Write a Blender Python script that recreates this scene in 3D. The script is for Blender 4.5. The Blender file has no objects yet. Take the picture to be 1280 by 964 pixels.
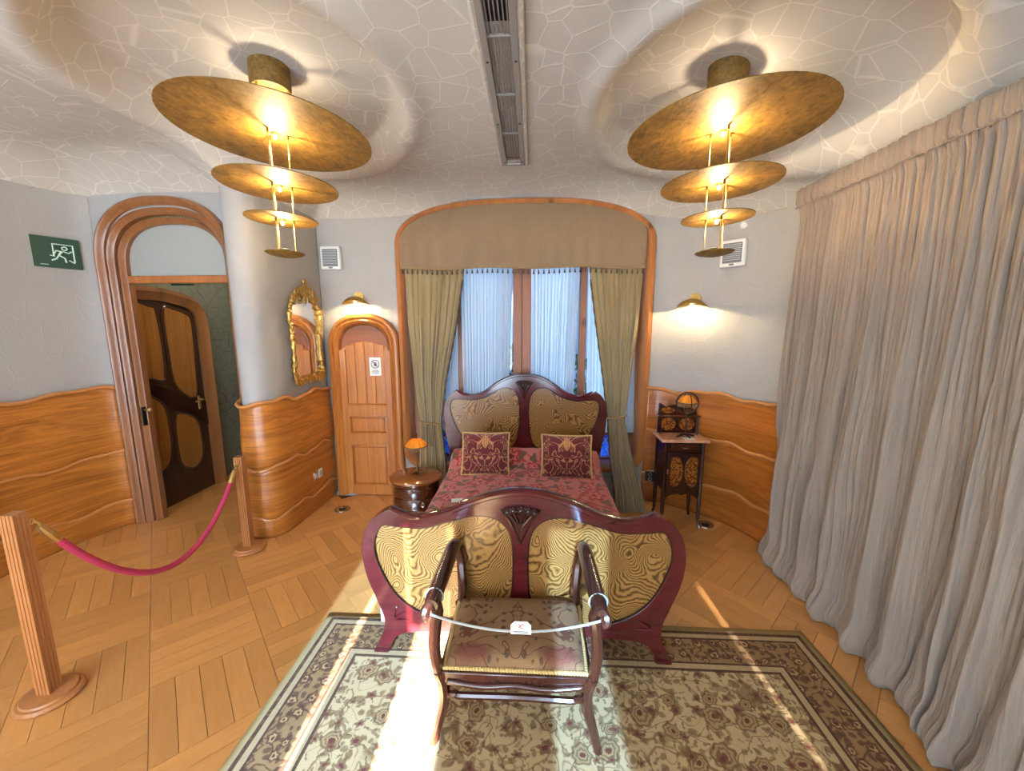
import bpy, bmesh, math, random
from mathutils import Vector, Matrix, noise as mnoise
random.seed(7)
PI = math.pi
sc = bpy.context.scene
C = sc.collection

# ------------------------------------------------------------------ camera, world, sun, lights, exposure
cam_d = bpy.data.cameras.new('camera'); cam = bpy.data.objects.new('camera', cam_d); C.objects.link(cam)
cam_d.sensor_fit = 'HORIZONTAL'; cam_d.sensor_width = 36.0; cam_d.lens = 36.0*490/1280
cam_d.clip_start = 0.02
PITCH = math.atan(77/490); YAW = math.radians(3.0)
cam.location = (0, 0, 1.6); cam.rotation_euler = (PI/2-PITCH, 0, YAW)
sc.camera = cam

world = bpy.data.worlds.new('world'); sc.world = world; world.use_nodes = True
bg = world.node_tree.nodes['Background']; bg.inputs[0].default_value = (0.50, 0.70, 1.0, 1); bg.inputs[1].default_value = 0.9

def light(name, typ, loc, energy, color, rot=(0, 0, 0), **kw):
    d = bpy.data.lights.new(name, typ); d.energy = energy; d.color = color
    for k, v in kw.items(): setattr(d, k, v)
    o = bpy.data.objects.new(name, d); C.objects.link(o); o.location = loc; o.rotation_euler = rot
    return o
SUN_EL = math.radians(26); SUN_AZ = math.radians(-2.0)
light('sun', 'SUN', (0, -6, 5), 140.0, (0.97, 0.98, 1.0), (PI/2-SUN_EL, 0, -SUN_AZ), angle=math.radians(0.6))
# daylight entering by the tall street windows behind the camera
for wx_, ww_, we_ in ((-2.175, 1.40, 11.5), (-.625, .85, 7.0), (.335, .36, 3.0)):
    light('window_daylight', 'AREA', (wx_, -1.555, 1.24), we_, (0.64, 0.81, 1.0), (PI/2, 0, 0), shape='RECTANGLE', size=ww_, size_y=2.2)
# daylight of the light well outside the bay window
light('lightwell_daylight', 'AREA', (-0.08, 4.50, 3.4), 42.0, (0.66, 0.83, 1.0), (-PI*0.17, 0, 0), shape='RECTANGLE', size=2.6, size_y=1.6)

vs = sc.view_settings
vs.view_transform = 'Standard'; vs.look = 'None'; vs.gamma = 1.0; vs.use_curve_mapping = False; vs.exposure = 0.22

# ------------------------------------------------------------------ node helpers
class NT:
    def __init__(s, name):
        s.m = bpy.data.materials.new(name); s.m.use_nodes = True; s.t = s.m.node_tree; s.t.nodes.clear()
        s.out = s.t.nodes.new('ShaderNodeOutputMaterial')
    def n(s, typ, ins=None, **props):
        nd = s.t.nodes.new('ShaderNode'+typ)
        for k, v in props.items(): setattr(nd, k, v)
        for k, v in (ins or {}).items(): s.put(nd.inputs[k], v)
        return nd
    def put(s, sock, v):
        if isinstance(v, bpy.types.NodeSocket): s.t.links.new(v, sock)
        elif isinstance(v, (tuple, list)) and len(v) == 3 and sock.type == 'RGBA': sock.default_value = (*v, 1)
        else: sock.default_value = v
    def ma(s, op, a, b=0.0, c=None, clamp=False):
        nd = s.n('Math', {0: a, 1: b}, operation=op, use_clamp=clamp)
        if c is not None: s.put(nd.inputs[2], c)
        return nd.outputs[0]
    def vm(s, op, a, b=(0, 0, 0)):
        nd = s.n('VectorMath', {0: a, 1: b}, operation=op)
        return nd.outputs['Value'] if op in ('LENGTH', 'DISTANCE', 'DOT_PRODUCT') else nd.outputs[0]
    def co(s, scale=(1, 1, 1), kind='Object', rot=(0, 0, 0), loc=(0, 0, 0)):
        tc = s.n('TexCoord').outputs[kind]
        return s.n('Mapping', {0: tc, 1: loc, 2: rot, 3: scale}).outputs[0]
    def noise(s, v, scale=5., detail=4., rough=.55, dist=0., out=0):
        return s.n('TexNoise', {'Vector': v, 'Scale': scale, 'Detail': detail, 'Roughness': rough, 'Distortion': dist}).outputs[out]
    def voro(s, v, scale=5., feature='F1', rnd=1., dims='3D'):
        nd = s.n('TexVoronoi', feature=feature, voronoi_dimensions=dims)
        s.put(nd.inputs['Vector'], v); s.put(nd.inputs['Scale'], scale); s.put(nd.inputs['Randomness'], rnd)
        return nd
    def ramp(s, f, stops, interp='LINEAR'):
        nd = s.n('ValToRGB', {0: f}); cr = nd.color_ramp; cr.interpolation = interp
        while len(cr.elements) < len(stops): cr.elements.new(1.0)
        for e, (p, c) in zip(cr.elements, stops):
            e.position = p; e.color = (c, c, c, 1) if isinstance(c, (int, float)) else (*c, 1)
        return nd.outputs[0]
    def mix(s, f, a, b, blend='MIX'):
        nd = s.n('Mix', data_type='RGBA', blend_type=blend)
        s.put(nd.inputs[0], f); s.put(nd.inputs[6], a); s.put(nd.inputs[7], b)
        return nd.outputs[2]
    def sep(s, v):
        return s.n('SeparateXYZ', {0: v}).outputs
    def less(s, a, b, soft=0.):
        if soft <= 0: return s.ma('LESS_THAN', a, b)
        nd = s.n('MapRange', {0: a, 1: b-soft, 2: b+soft, 3: 1., 4: 0.}); return nd.outputs[0]
    def bump(s, h, strength=.2, dist=.01):
        return s.n('Bump', {'Strength': strength, 'Distance': dist, 'Height': h}).outputs[0]
    def bsdf(s, col, rough=.5, metal=0., nrm=None, **kw):
        b = s.n('BsdfPrincipled'); s.put(b.inputs['Base Color'], col); s.put(b.inputs['Roughness'], rough); s.put(b.inputs['Metallic'], metal)
        if nrm is not None: s.put(b.inputs['Normal'], nrm)
        for k, v in kw.items(): s.put(b.inputs[k.replace('_', ' ')], v)
        s.t.links.new(b.outputs[0], s.out.inputs[0]); return b
M = {}
def srgb(r, g, b):
    f = lambda c: (c/255/12.92) if c/255 <= .04045 else ((c/255+.055)/1.055)**2.4
    return (f(r), f(g), f(b))
def plain(name, col, rough=.5, metal=0., **kw):
    n = NT(name); nz = n.noise(n.co(), 40., 3.); c = n.mix(n.ma('MULTIPLY', nz, .35), col, tuple(x*.75 for x in col))
    n.bsdf(c, rough, metal, **kw); M[name] = n.m
def wood(name, c1, c2, axis='z', rough=.35, scale=6., stretch=.09, ring=.0, coat=.0, knots=False, bump=.08, rnd=0.):
    n = NT(name); sc_ = [1, 1, 1]
    if axis == 'h': sc_ = [stretch, stretch, 2.2]
    else: sc_['xyz'.index(axis)] = stretch
    v = n.co(tuple(sc_)); w = n.noise(v, scale, 6., .6, 1.2); g = n.noise(v, scale*9, 4., .7, .3)
    f = n.ma('ADD', n.ma('MULTIPLY', w, .75), n.ma('MULTIPLY', g, .35))
    if ring: f = n.ma('ADD', f, n.ma('MULTIPLY', n.ma('SINE', n.ma('MULTIPLY', w, 55.)), ring))
    c = n.mix(n.ramp(f, [(.3, 0.), (.8, 1.)]), c1, c2)
    if knots:
        k = n.voro(n.co((4.2, 4.2, 2.6)), 1.0).outputs['Distance']
        c = n.mix(n.ma('MULTIPLY', n.less(k, .09, .05), .8), c, tuple(x*.35 for x in c2))
    if rnd:
        r = n.n('ObjectInfo').outputs['Random']
        c = n.mix(1.0, c, n.ramp(r, [(0., 1-rnd), (1., 1+rnd)]), 'MULTIPLY')
    n.bsdf(c, rough, 0., n.bump(g, bump, .004), Coat_Weight=coat, Coat_Roughness=.12); M[name] = n.m

# plaster with pale net of irregular cells
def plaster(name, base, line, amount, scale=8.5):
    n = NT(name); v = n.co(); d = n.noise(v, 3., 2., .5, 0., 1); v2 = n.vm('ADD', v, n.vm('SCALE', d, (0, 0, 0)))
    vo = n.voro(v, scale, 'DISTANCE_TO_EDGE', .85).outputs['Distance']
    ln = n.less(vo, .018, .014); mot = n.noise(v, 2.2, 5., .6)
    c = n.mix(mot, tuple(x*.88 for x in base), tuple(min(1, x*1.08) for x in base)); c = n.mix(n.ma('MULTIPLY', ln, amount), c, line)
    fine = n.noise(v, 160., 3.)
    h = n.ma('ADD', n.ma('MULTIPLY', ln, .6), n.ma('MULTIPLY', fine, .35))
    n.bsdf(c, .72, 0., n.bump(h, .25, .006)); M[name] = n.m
plaster('ceiling_plaster', (.52, .485, .43), (.74, .70, .62), .55, 7.4)
plaster('wall_plaster', (.36, .35, .335), (.44, .43, .41), .16, 8.)
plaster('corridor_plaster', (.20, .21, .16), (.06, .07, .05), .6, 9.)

wood('parquet', srgb(214, 156, 90), srgb(176, 116, 58), 'x', .33, 5., .12, rnd=.13, coat=.12)
wood('subfloor', (.12, .06, .025), (.08, .04, .02), 'x', .7)
wood('oak_panel', srgb(204, 130, 54), srgb(132, 74, 26), 'h', .30, 3.4, .12, .09, coat=.25)
wood('oak_panel_x', srgb(190, 114, 44), srgb(128, 68, 24), 'h', .30, 3.4, .12, .09, coat=.25)
wood('oak_rail', srgb(214, 148, 84), srgb(166, 102, 52), 'h', .28, 5., .2, coat=.3)  # lighter than panel oak, standing in for the highlight on the rails
wood('door_oak', srgb(160, 106, 62), srgb(112, 66, 34), 'z', .30, 6., .06, coat=.3)
wood('pine', srgb(198, 128, 58), srgb(146, 82, 32), 'z', .35, 7., .05, .08, knots=True, coat=.15)
wood('pine_dark', srgb(150, 84, 40), srgb(105, 55, 26), 'x', .4, 7., .1)
wood('window_wood', srgb(160, 100, 66), srgb(112, 66, 42), 'z', .45, 7., .06, knots=True)
wood('arch_wood', srgb(186, 118, 62), srgb(136, 80, 40), 'z', .3, 6., .08, knots=True, coat=.25)
wood('mahogany', srgb(96, 28, 32), srgb(52, 11, 15), 'x', .16, 6., .15, coat=.6)
wood('dark_wood', srgb(62, 28, 20), srgb(30, 12, 10), 'z', .22, 7., .1, coat=.5)
wood('nightstand_wood', srgb(88, 42, 22), srgb(46, 19, 11), 'z', .18, 5., .15, coat=.6)
wood('nightstand_top', srgb(150, 90, 40), srgb(106, 58, 24), 'x', .22, 5., .15, coat=.5)
wood('chair_wood', srgb(86, 44, 29), srgb(46, 21, 14), 'z', .25, 8., .12, coat=.5)
wood('post_wood', srgb(190, 128, 74), srgb(142, 86, 44), 'z', .38, 7., .06)
wood('amber_wood', srgb(176, 118, 52), srgb(132, 80, 30), 'z', .32, 5., .06, .06, coat=.2)
wood('umber_wood', srgb(84, 50, 26), srgb(48, 27, 14), 'z', .35, 5., .1, coat=.2)

def burl(name, cx, cz, c1, c2):
    # fiddleback / burr veneer: rippled growth rings, knots
    n = NT(name); v = n.co((1, .05, 1)); nz = n.noise(v, 3.2, 3., .5, .0, 1); w = n.vm('ADD', v, n.vm('MULTIPLY', n.vm('SUBTRACT', nz, (.5, .5, .5)), (.22, .0, .22)))
    d = n.voro(w, 6.5, 'SMOOTH_F1').outputs['Distance']
    x, y, z = n.sep(v); lin = n.ma('ADD', n.ma('MULTIPLY', n.ma('ABSOLUTE', n.ma('SUBTRACT', x, cx)), 1.6), n.ma('MULTIPLY', z, 1.9))
    f = n.ma('ADD', n.ma('MULTIPLY', d, 1.2), lin); rp = n.noise(v, 26., 3., .6)
    s_ = n.ma('SINE', n.ma('ADD', n.ma('MULTIPLY', f, 115.), n.ma('MULTIPLY', rp, 7.5)))
    t = n.ma('ADD', n.ma('MULTIPLY', s_, .5), .5); fine = n.noise(n.co((1, .1, 1)), 60., 4., .7)
    t = n.ma('ADD', n.ma('MULTIPLY', t, .75), n.ma('MULTIPLY', fine, .35))
    c = n.mix(n.ramp(t, [(.10, 0.), (.55, .70), (1., 1.)]), c2, c1)
    n.bsdf(c, .25, 0., n.bump(t, .08, .003), Coat_Weight=.5, Coat_Roughness=.15); M[name] = n.m
burl('burl', 0., 0., srgb(160, 116, 60), srgb(66, 37, 15))
n = NT('burl_small'); d = n.voro(n.co(), 70.).outputs['Distance']; c = n.mix(n.ramp(n.ma('ADD', d, n.ma('MULTIPLY', n.noise(n.co(), 30.), .5)), [(.3, 0.), (.9, 1.)]), srgb(190, 120, 46), srgb(92, 46, 18)); n.bsdf(c, .25, 0., Coat_Weight=.4); M['burl_small'] = n.m

def gold(name, c1, c2, rough=.3, scale=7., stretch=(1, 1, 1), metal=1.):
    n = NT(name); v = n.co(stretch); a = n.noise(v, scale, 6., .7, 1.5); b = n.noise(n.co((stretch[0], stretch[1]*.25, 1)), scale*5, 5., .75, .8)
    t = n.ma('ADD', n.ma('MULTIPLY', a, .5), n.ma('MULTIPLY', b, .55)); c = n.mix(n.ramp(t, [(.35, 0.), (.68, 1.)]), c1, c2)
    n.bsdf(c, n.ma('ADD', n.ma('MULTIPLY', b, .3), rough-.1), metal, n.bump(b, .35, .006)); M[name] = n.m
gold('gold_leaf', (.045, .021, .003), (.36, .20, .034), .55, 11., metal=.22)
gold('gilt', (.26, .14, .03), (.74, .50, .15), .30, 30.)
gold('brass', (.55, .38, .14), (.70, .50, .2), .3, 20.)
gold('bronze', (.10, .065, .03), (.22, .14, .06), .4, 30.)
plain('chrome', (.62, .62, .62), .22, 1.); plain('steel', (.5, .48, .45), .35, 1.)
plain('black_metal', (.012, .012, .012), .4, .3); plain('black', (.006, .006, .006), .6)
plain('vent_metal', (.36, .33, .29), .5, .4); plain('white_plastic', (.72, .72, .70), .45); plain('grey_plastic', (.42, .43, .44), .5)
plain('grille_grey', (.16, .17, .18), .6); plain('paper', (.80, .80, .78), .7); plain('ink', (.12, .10, .10), .8); plain('red_ink', (.6, .12, .08), .8)
plain('sign_green', (.006, .055, .035), .5); plain('sign_mark', (.62, .80, .70), .5); plain('pink_card', (.75, .42, .45), .7)
plain('cord_white', (.42, .41, .38), .7); plain('lead', (.62, .66, .70), .5); plain('blue_tile', (.06, .16, .42), .35); plain('well_wall', (.38, .52, .68), .7)
plain('rope_red', (.46, .03, .085), .75); plain('foliage', (.03, .09, .02), .6)
n = NT('marble'); nz = n.noise(n.co(), 9., 6., .65, 1.2); c = n.mix(n.ramp(nz, [(.35, 0.), (.7, 1.)]), srgb(226, 176, 138), srgb(182, 120, 90)); n.bsdf(c, .18); M['marble'] = n.m
n = NT('mirror_glass'); nz = n.noise(n.co(), 8.); n.bsdf(n.mix(nz, (.86, .86, .86), (.92, .92, .92)), .02, 1.); M['mirror_glass'] = n.m

def fabric(name, col, rib=(0, 0, 0), amt=.18, rough=.9, sheen=.2, trans=0., tcol=None, clear=0., bdist=.004):
    n = NT(name); v = n.co(); nz = n.noise(v, 3.5, 5., .6); wv = n.noise(n.co(rib if any(rib) else (60, 60, 60)), 1., 3., .6)
    c = n.mix(nz, tuple(x*(1-amt) for x in col), tuple(min(1, x*(1+amt)) for x in col)); c = n.mix(n.ma('MULTIPLY', wv, .35), c, tuple(x*.6 for x in col))
    b = n.bsdf(c, rough, 0., n.bump(wv, .8, bdist), Sheen_Weight=sheen)
    if trans or clear:
        tl = n.n('BsdfTranslucent', {0: tcol or col}); mx = n.n('MixShader', {0: trans, 1: b.outputs[0], 2: tl.outputs[0]}).outputs[0]
        if clear:
            tp = n.n('BsdfTransparent', {0: (.30, .58, 1.0)}); mx = n.n('MixShader', {0: clear, 1: mx, 2: tp.outputs[0]}).outputs[0]
        n.t.links.new(mx, n.out.inputs[0])
    M[name] = n.m
fabric('curtain_linen', srgb(148, 131, 116), (14, 95, 1.0), .12, bdist=.012)
fabric('olive_drape', srgb(146, 128, 90), (26, 10, .8), .25, .8, .4)
fabric('valance_cloth', srgb(134, 112, 86), (70, 70, 30), .16, .85, .3)
fabric('sheer', (.72, .78, .82), (70, 30, 1.5), .06, .9, 0., .62, (.80, .86, .90), .10)
fabric('street_sheer', (.75, .78, .80), (60, 30, 2), .05, .9, 0., .5, (.6, .75, .9), .11)
fabric('sun_block_blind', (.75, .78, .80), (60, 30, 2), .05, .9, 0., .35, (.7, .75, .8))
fabric('trim_cord', srgb(150, 122, 80), (90, 90, 90), .2)
fabric('tassel_dark', srgb(78, 62, 42), (90, 90, 90), .2)
fabric('gimp', srgb(206, 172, 104), (120, 120, 120), .3)

def petal_layer(n, v, scale, petals, r0, amp, seed=(0, 0, 0), dens=1.):
    """rosette per cell: returns signed radius field (r / petal radius), 2D"""
    vv = n.vm('ADD', v, seed); vo = n.voro(vv, scale, 'F1', .55, '2D'); p = vo.outputs['Position']
    dlt = n.vm('SUBTRACT', n.vm('SCALE', vv), p) if False else n.vm('SUBTRACT', vv, p)
    x, y, z = n.sep(dlt); ang = n.ma('ARCTAN2', y, x); r = n.ma('SQRT', n.ma('ADD', n.ma('MULTIPLY', x, x), n.ma('MULTIPLY', y, y)))
    cr_, cg_, cb_ = n.n('SeparateColor', {0: vo.outputs['Color']}).outputs; ang = n.ma('ADD', ang, n.ma('MULTIPLY', cr_, 6.28))
    pr = n.ma('MULTIPLY', n.ma('ADD', n.ma('MULTIPLY', n.ma('COSINE', n.ma('MULTIPLY', ang, float(petals))), amp), r0), n.ma('ADD', .7, n.ma('MULTIPLY', cg_, .5)))
    q = n.ma('DIVIDE', r, pr)
    if dens < 1: q = n.ma('ADD', q, n.ma('MULTIPLY', n.ma('GREATER_THAN', cb_, dens), 9.))
    return q, vo.outputs['Color']
def vines(n, v, scale, width, seed=(0, 0, 0)):
    """curling stems: contour lines of a warped noise"""
    a = n.noise(n.vm('ADD', v, seed), scale, 1., .4, .9); f = n.ma('FRACT', n.ma('MULTIPLY', a, 5.)); return n.less(n.ma('ABSOLUTE', n.ma('SUBTRACT', f, .5)), width, width*.4)

# rug: ivory field with curling vines and rosettes, brown figured border
RX0, RX1, RY0, RY1 = -1.12, 1.42, -1.45, 1.91
n = NT('rug_pile'); v0 = n.co(); wob = n.vm('MULTIPLY', n.vm('SUBTRACT', n.noise(v0, 30., 2., .5, 0., 1), (.5, .5, .5)), (.012, .012, 0.)); v = n.vm('ADD', v0, wob)
x, y, z = n.sep(v0); hx, hy = (RX1-RX0)/2, (RY1-RY0)/2
ed = n.ma('MINIMUM', n.ma('SUBTRACT', hx, n.ma('ABSOLUTE', x)), n.ma('SUBTRACT', hy, n.ma('ABSOLUTE', y)))
ivory = n.mix(n.noise(v0, 4., 4.), srgb(212, 184, 136), srgb(188, 158, 110)); brown = srgb(104, 76, 50); taupe = srgb(134, 102, 66)
v = n.vm('ADD', v, n.vm('MULTIPLY', n.vm('SUBTRACT', n.noise(v0, 11., 2., .5, 0., 1), (.5, .5, .5)), (.05, .05, 0.)))
stem = vines(n, v, 5.0, .06); c = n.mix(n.ma('MULTIPLY', stem, .8), ivory, taupe); stem2 = vines(n, v, 9., .07, (3, 1, 0)); c = n.mix(n.ma('MULTIPLY', stem2, .6), c, taupe)
lf, lc = petal_layer(n, v, 19., 1, .011, .010, (.3, .1, 0), .8); c = n.mix(n.ma('MULTIPLY', n.less(lf, 1., .2), .75), c, srgb(126, 98, 64))
lf, lc = petal_layer(n, v, 26., 2, .007, .006, (.8, .4, 0), .75); c = n.mix(n.ma('MULTIPLY', n.less(lf, 1., .2), .7), c, srgb(112, 84, 58))
f1, fc = petal_layer(n, v, 7.2, 7, .036, .003, dens=.8)
c = n.mix(n.ma('MULTIPLY', n.less(f1, 1.12, .1), .85), c, brown); c = n.mix(n.less(f1, .90, .1), c, srgb(176, 144, 98)); c = n.mix(n.ma('MULTIPLY', n.less(n.ma('ABSOLUTE', n.ma('SUBTRACT', f1, .58)), .08, .05), .7), c, brown); c = n.mix(n.less(f1, .30, .06), c, srgb(112, 64, 48))
f2, fc2 = petal_layer(n, v, 11., 5, .018, .004, (.21, .37, 0), .8); c = n.mix(n.ma('MULTIPLY', n.less(f2, 1.1, .15), .8), c, srgb(118, 86, 56)); c = n.mix(n.less(f2, .45, .1), c, srgb(118, 58, 56))
bg_ = n.mix(n.noise(v0, 6., 3.), srgb(168, 132, 88), srgb(138, 104, 66)); bs = vines(n, v, 7., .10, (5, 2, 0)); b_ = n.mix(n.ma('MULTIPLY', bs, .8), bg_, srgb(92, 64, 44))
b1, _ = petal_layer(n, v, 13., 6, .022, .003, (.11, .23, 0)); b_ = n.mix(n.ma('MULTIPLY', n.less(b1, 1.1, .15), .8), b_, srgb(92, 56, 44)); b_ = n.mix(n.less(b1, .65, .1), b_, srgb(186, 150, 100)); b_ = n.mix(n.less(b1, .3, .1), b_, srgb(110, 52, 46))
b2, _ = petal_layer(n, v, 24., 1, .011, .006, (.4, .7, 0)); b_ = n.mix(n.ma('MULTIPLY', n.less(b2, 1., .2), .75), b_, srgb(84, 56, 44))
def band(lo, hi): return n.ma('MULTIPLY', n.ma('GREATER_THAN', ed, lo), n.ma('LESS_THAN', ed, hi))
c = n.mix(n.ma('LESS_THAN', ed, .27), c, b_)
for lo, hi, col, a in ((.262, .276, srgb(86, 58, 44), .9), (.235, .262, srgb(196, 168, 122), .8), (.225, .235, srgb(80, 54, 42), .9), (.075, .085, srgb(80, 54, 42), .9), (.05, .075, srgb(190, 160, 116), .8), (.032, .05, srgb(84, 58, 44), .8), (-.1, .032, srgb(176, 152, 104), 1.)):
    c = n.mix(n.ma('MULTIPLY', band(lo, hi), a), c, col)
pile = n.noise(v0, 260., 3., .7); c = n.mix(n.ma('MULTIPLY', pile, .22), c, (.10, .07, .05))
n.bsdf(c, .95, 0., n.bump(pile, .6, .006), Sheen_Weight=.0, Specular_IOR_Level=.1); M['rug_pile'] = n.m

# bedspread: rose ground, red and green flowers
n = NT('bedspread_cloth'); v0 = n.co(); v = n.vm('ADD', v0, n.vm('MULTIPLY', n.vm('SUBTRACT', n.noise(v0, 12., 2., .5, 0., 1), (.5, .5, .5)), (.06, .06, .0)))
c = n.mix(n.noise(v0, 9., 3.), srgb(206, 128, 118), srgb(176, 88, 86)); st = vines(n, v, 4., .11, (1, 0, 0)); c = n.mix(n.ma('MULTIPLY', st, .85), c, srgb(150, 36, 44))
g1, _ = petal_layer(n, v, 9., 3, .030, .012, (.5, .2, 0)); c = n.mix(n.less(g1, 1., .1), c, srgb(88, 76, 56))
r1, _ = petal_layer(n, v, 5.2, 6, .062, .018, (.17, .05, 0)); c = n.mix(n.less(r1, 1., .08), c, srgb(158, 30, 42)); c = n.mix(n.less(r1, .62, .08), c, srgb(214, 120, 112)); c = n.mix(n.less(r1, .3, .06), c, srgb(132, 28, 36))
w_ = n.noise(v0, 220., 2.); n.bsdf(n.mix(n.ma('MULTIPLY', w_, .3), c, (.2, .05, .05)), .85, 0., n.bump(w_, .35, .004), Sheen_Weight=.2); M['bedspread_cloth'] = n.m
# cushion brocade (symmetrical scrolls in local x,z)
n = NT('brocade'); v0 = n.co(); x, y, z = n.sep(v0); ax = n.ma('ABSOLUTE', x); cv = n.n('CombineXYZ', {0: ax, 1: 0., 2: z}).outputs[0]
c = n.mix(n.noise(v0, 20., 3.), srgb(116, 30, 40), srgb(82, 18, 28)); a = n.noise(cv, 10., 1.5, .45, 1.1); f = n.ma('FRACT', n.ma('MULTIPLY', a, 6.)); ln = n.less(n.ma('ABSOLUTE', n.ma('SUBTRACT', f, .5)), .11, .05)
c = n.mix(n.ma('MULTIPLY', ln, .85), c, srgb(190, 140, 92)); tx = n.ma('MULTIPLY', x, 2.2); tz = n.ma('SUBTRACT', z, .09); tr = n.ma('SQRT', n.ma('ADD', n.ma('MULTIPLY', tx, tx), n.ma('MULTIPLY', tz, tz)))
c = n.mix(n.less(tr, .052, .006), c, srgb(196, 140, 86)); c = n.mix(n.less(n.ma('ABSOLUTE', n.ma('SUBTRACT', ax, .008)), .0035), c, n.mix(.5, c, (.1, .02, .02)))
w_ = n.noise(v0, 200., 2.); n.bsdf(c, .85, 0., n.bump(w_, .4, .003), Sheen_Weight=.3); M['brocade'] = n.m
# embroidered seat, symmetrical in local x
n = NT('tapestry'); v0 = n.co(); x, y, z = n.sep(v0); ax = n.ma('ABSOLUTE', x); cv = n.n('CombineXYZ', {0: ax, 1: y, 2: 0.}).outputs[0]
c = n.mix(n.noise(v0, 14., 4.), srgb(158, 122, 84), srgb(120, 90, 60)); a = n.noise(n.vm('ADD', cv, (.35, .9, 0)), 7.5, 1.5, .45, 1.0); f = n.ma('FRACT', n.ma('MULTIPLY', a, 5.)); ln = n.less(n.ma('ABSOLUTE', n.ma('SUBTRACT', f, .5)), .075, .03)
c = n.mix(n.ma('MULTIPLY', ln, .95), c, srgb(100, 58, 40)); l1, _ = petal_layer(n, cv, 24., 1, .007, .007, (.2, .3, 0), .45); c = n.mix(n.ma('MULTIPLY', n.less(l1, 1., .1), .8), c, srgb(66, 58, 44))
px_ = n.ma('SUBTRACT', ax, .165); py_ = n.ma('MULTIPLY', n.ma('ADD', y, .145), 2.2); pr = n.ma('ADD', n.ma('SQRT', n.ma('ADD', n.ma('MULTIPLY', px_, px_), n.ma('MULTIPLY', py_, py_))), n.ma('MULTIPLY', n.noise(v0, 60., 2.), .03))
c = n.mix(n.ma('MULTIPLY', n.less(pr, .085, .02), .75), c, srgb(108, 50, 42)); w_ = n.noise(v0, 240., 2.); n.bsdf(n.mix(n.ma('MULTIPLY', w_, .35), c, (.10, .06, .04)), .9, 0., n.bump(w_, .4, .003), Sheen_Weight=.0, Specular_IOR_Level=.15); M['tapestry'] = n.m

def emit(name, col, st):
    n = NT(name); nz = n.noise(n.co(), 20.); e = n.n('Emission', {0: n.mix(nz, col, tuple(c*.9 for c in col)), 1: st}); n.t.links.new(e.outputs[0], n.out.inputs[0]); M[name] = n.m
emit('bulb_glow', (1., .80, .46), 60.); emit('tiny_bulb', (1., .72, .3), 14.)
n = NT('amber_glass'); nz = n.noise(n.co(), 40.); col = n.mix(nz, srgb(255, 206, 90), srgb(232, 160, 48)); b = n.bsdf(col, .3); t = n.n('BsdfTranslucent', {0: col}); mx = n.n('MixShader', {0: .6, 1: b.outputs[0], 2: t.outputs[0]}); n.t.links.new(mx.outputs[0], n.out.inputs[0]); M['amber_glass'] = n.m
n = NT('frosted_glass'); nz = n.noise(n.co(), 6.); col = n.mix(nz, (.40, .43, .42), (.46, .48, .47)); b = n.bsdf(col, .35); t = n.n('BsdfTranslucent', {0: (.7, .72, .7)}); mx = n.n('MixShader', {0: .35, 1: b.outputs[0], 2: t.outputs[0]}); n.t.links.new(mx.outputs[0], n.out.inputs[0]); M['frosted_glass'] = n.m
def glass(name, tint, gl):
    n = NT(name); nz = n.noise(n.co(), 5.); tp = n.n('BsdfTransparent', {0: n.mix(nz, tint, tuple(c*.95 for c in tint))}); g = n.n('BsdfGlossy', {0: (1, 1, 1), 1: .02}); mx = n.n('MixShader', {0: gl, 1: tp.outputs[0], 2: g.outputs[0]}); n.t.links.new(mx.outputs[0], n.out.inputs[0]); M[name] = n.m
glass('window_glass', (.88, .94, .97), .06); glass('blue_glass', (.25, .42, .85), .08)

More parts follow.
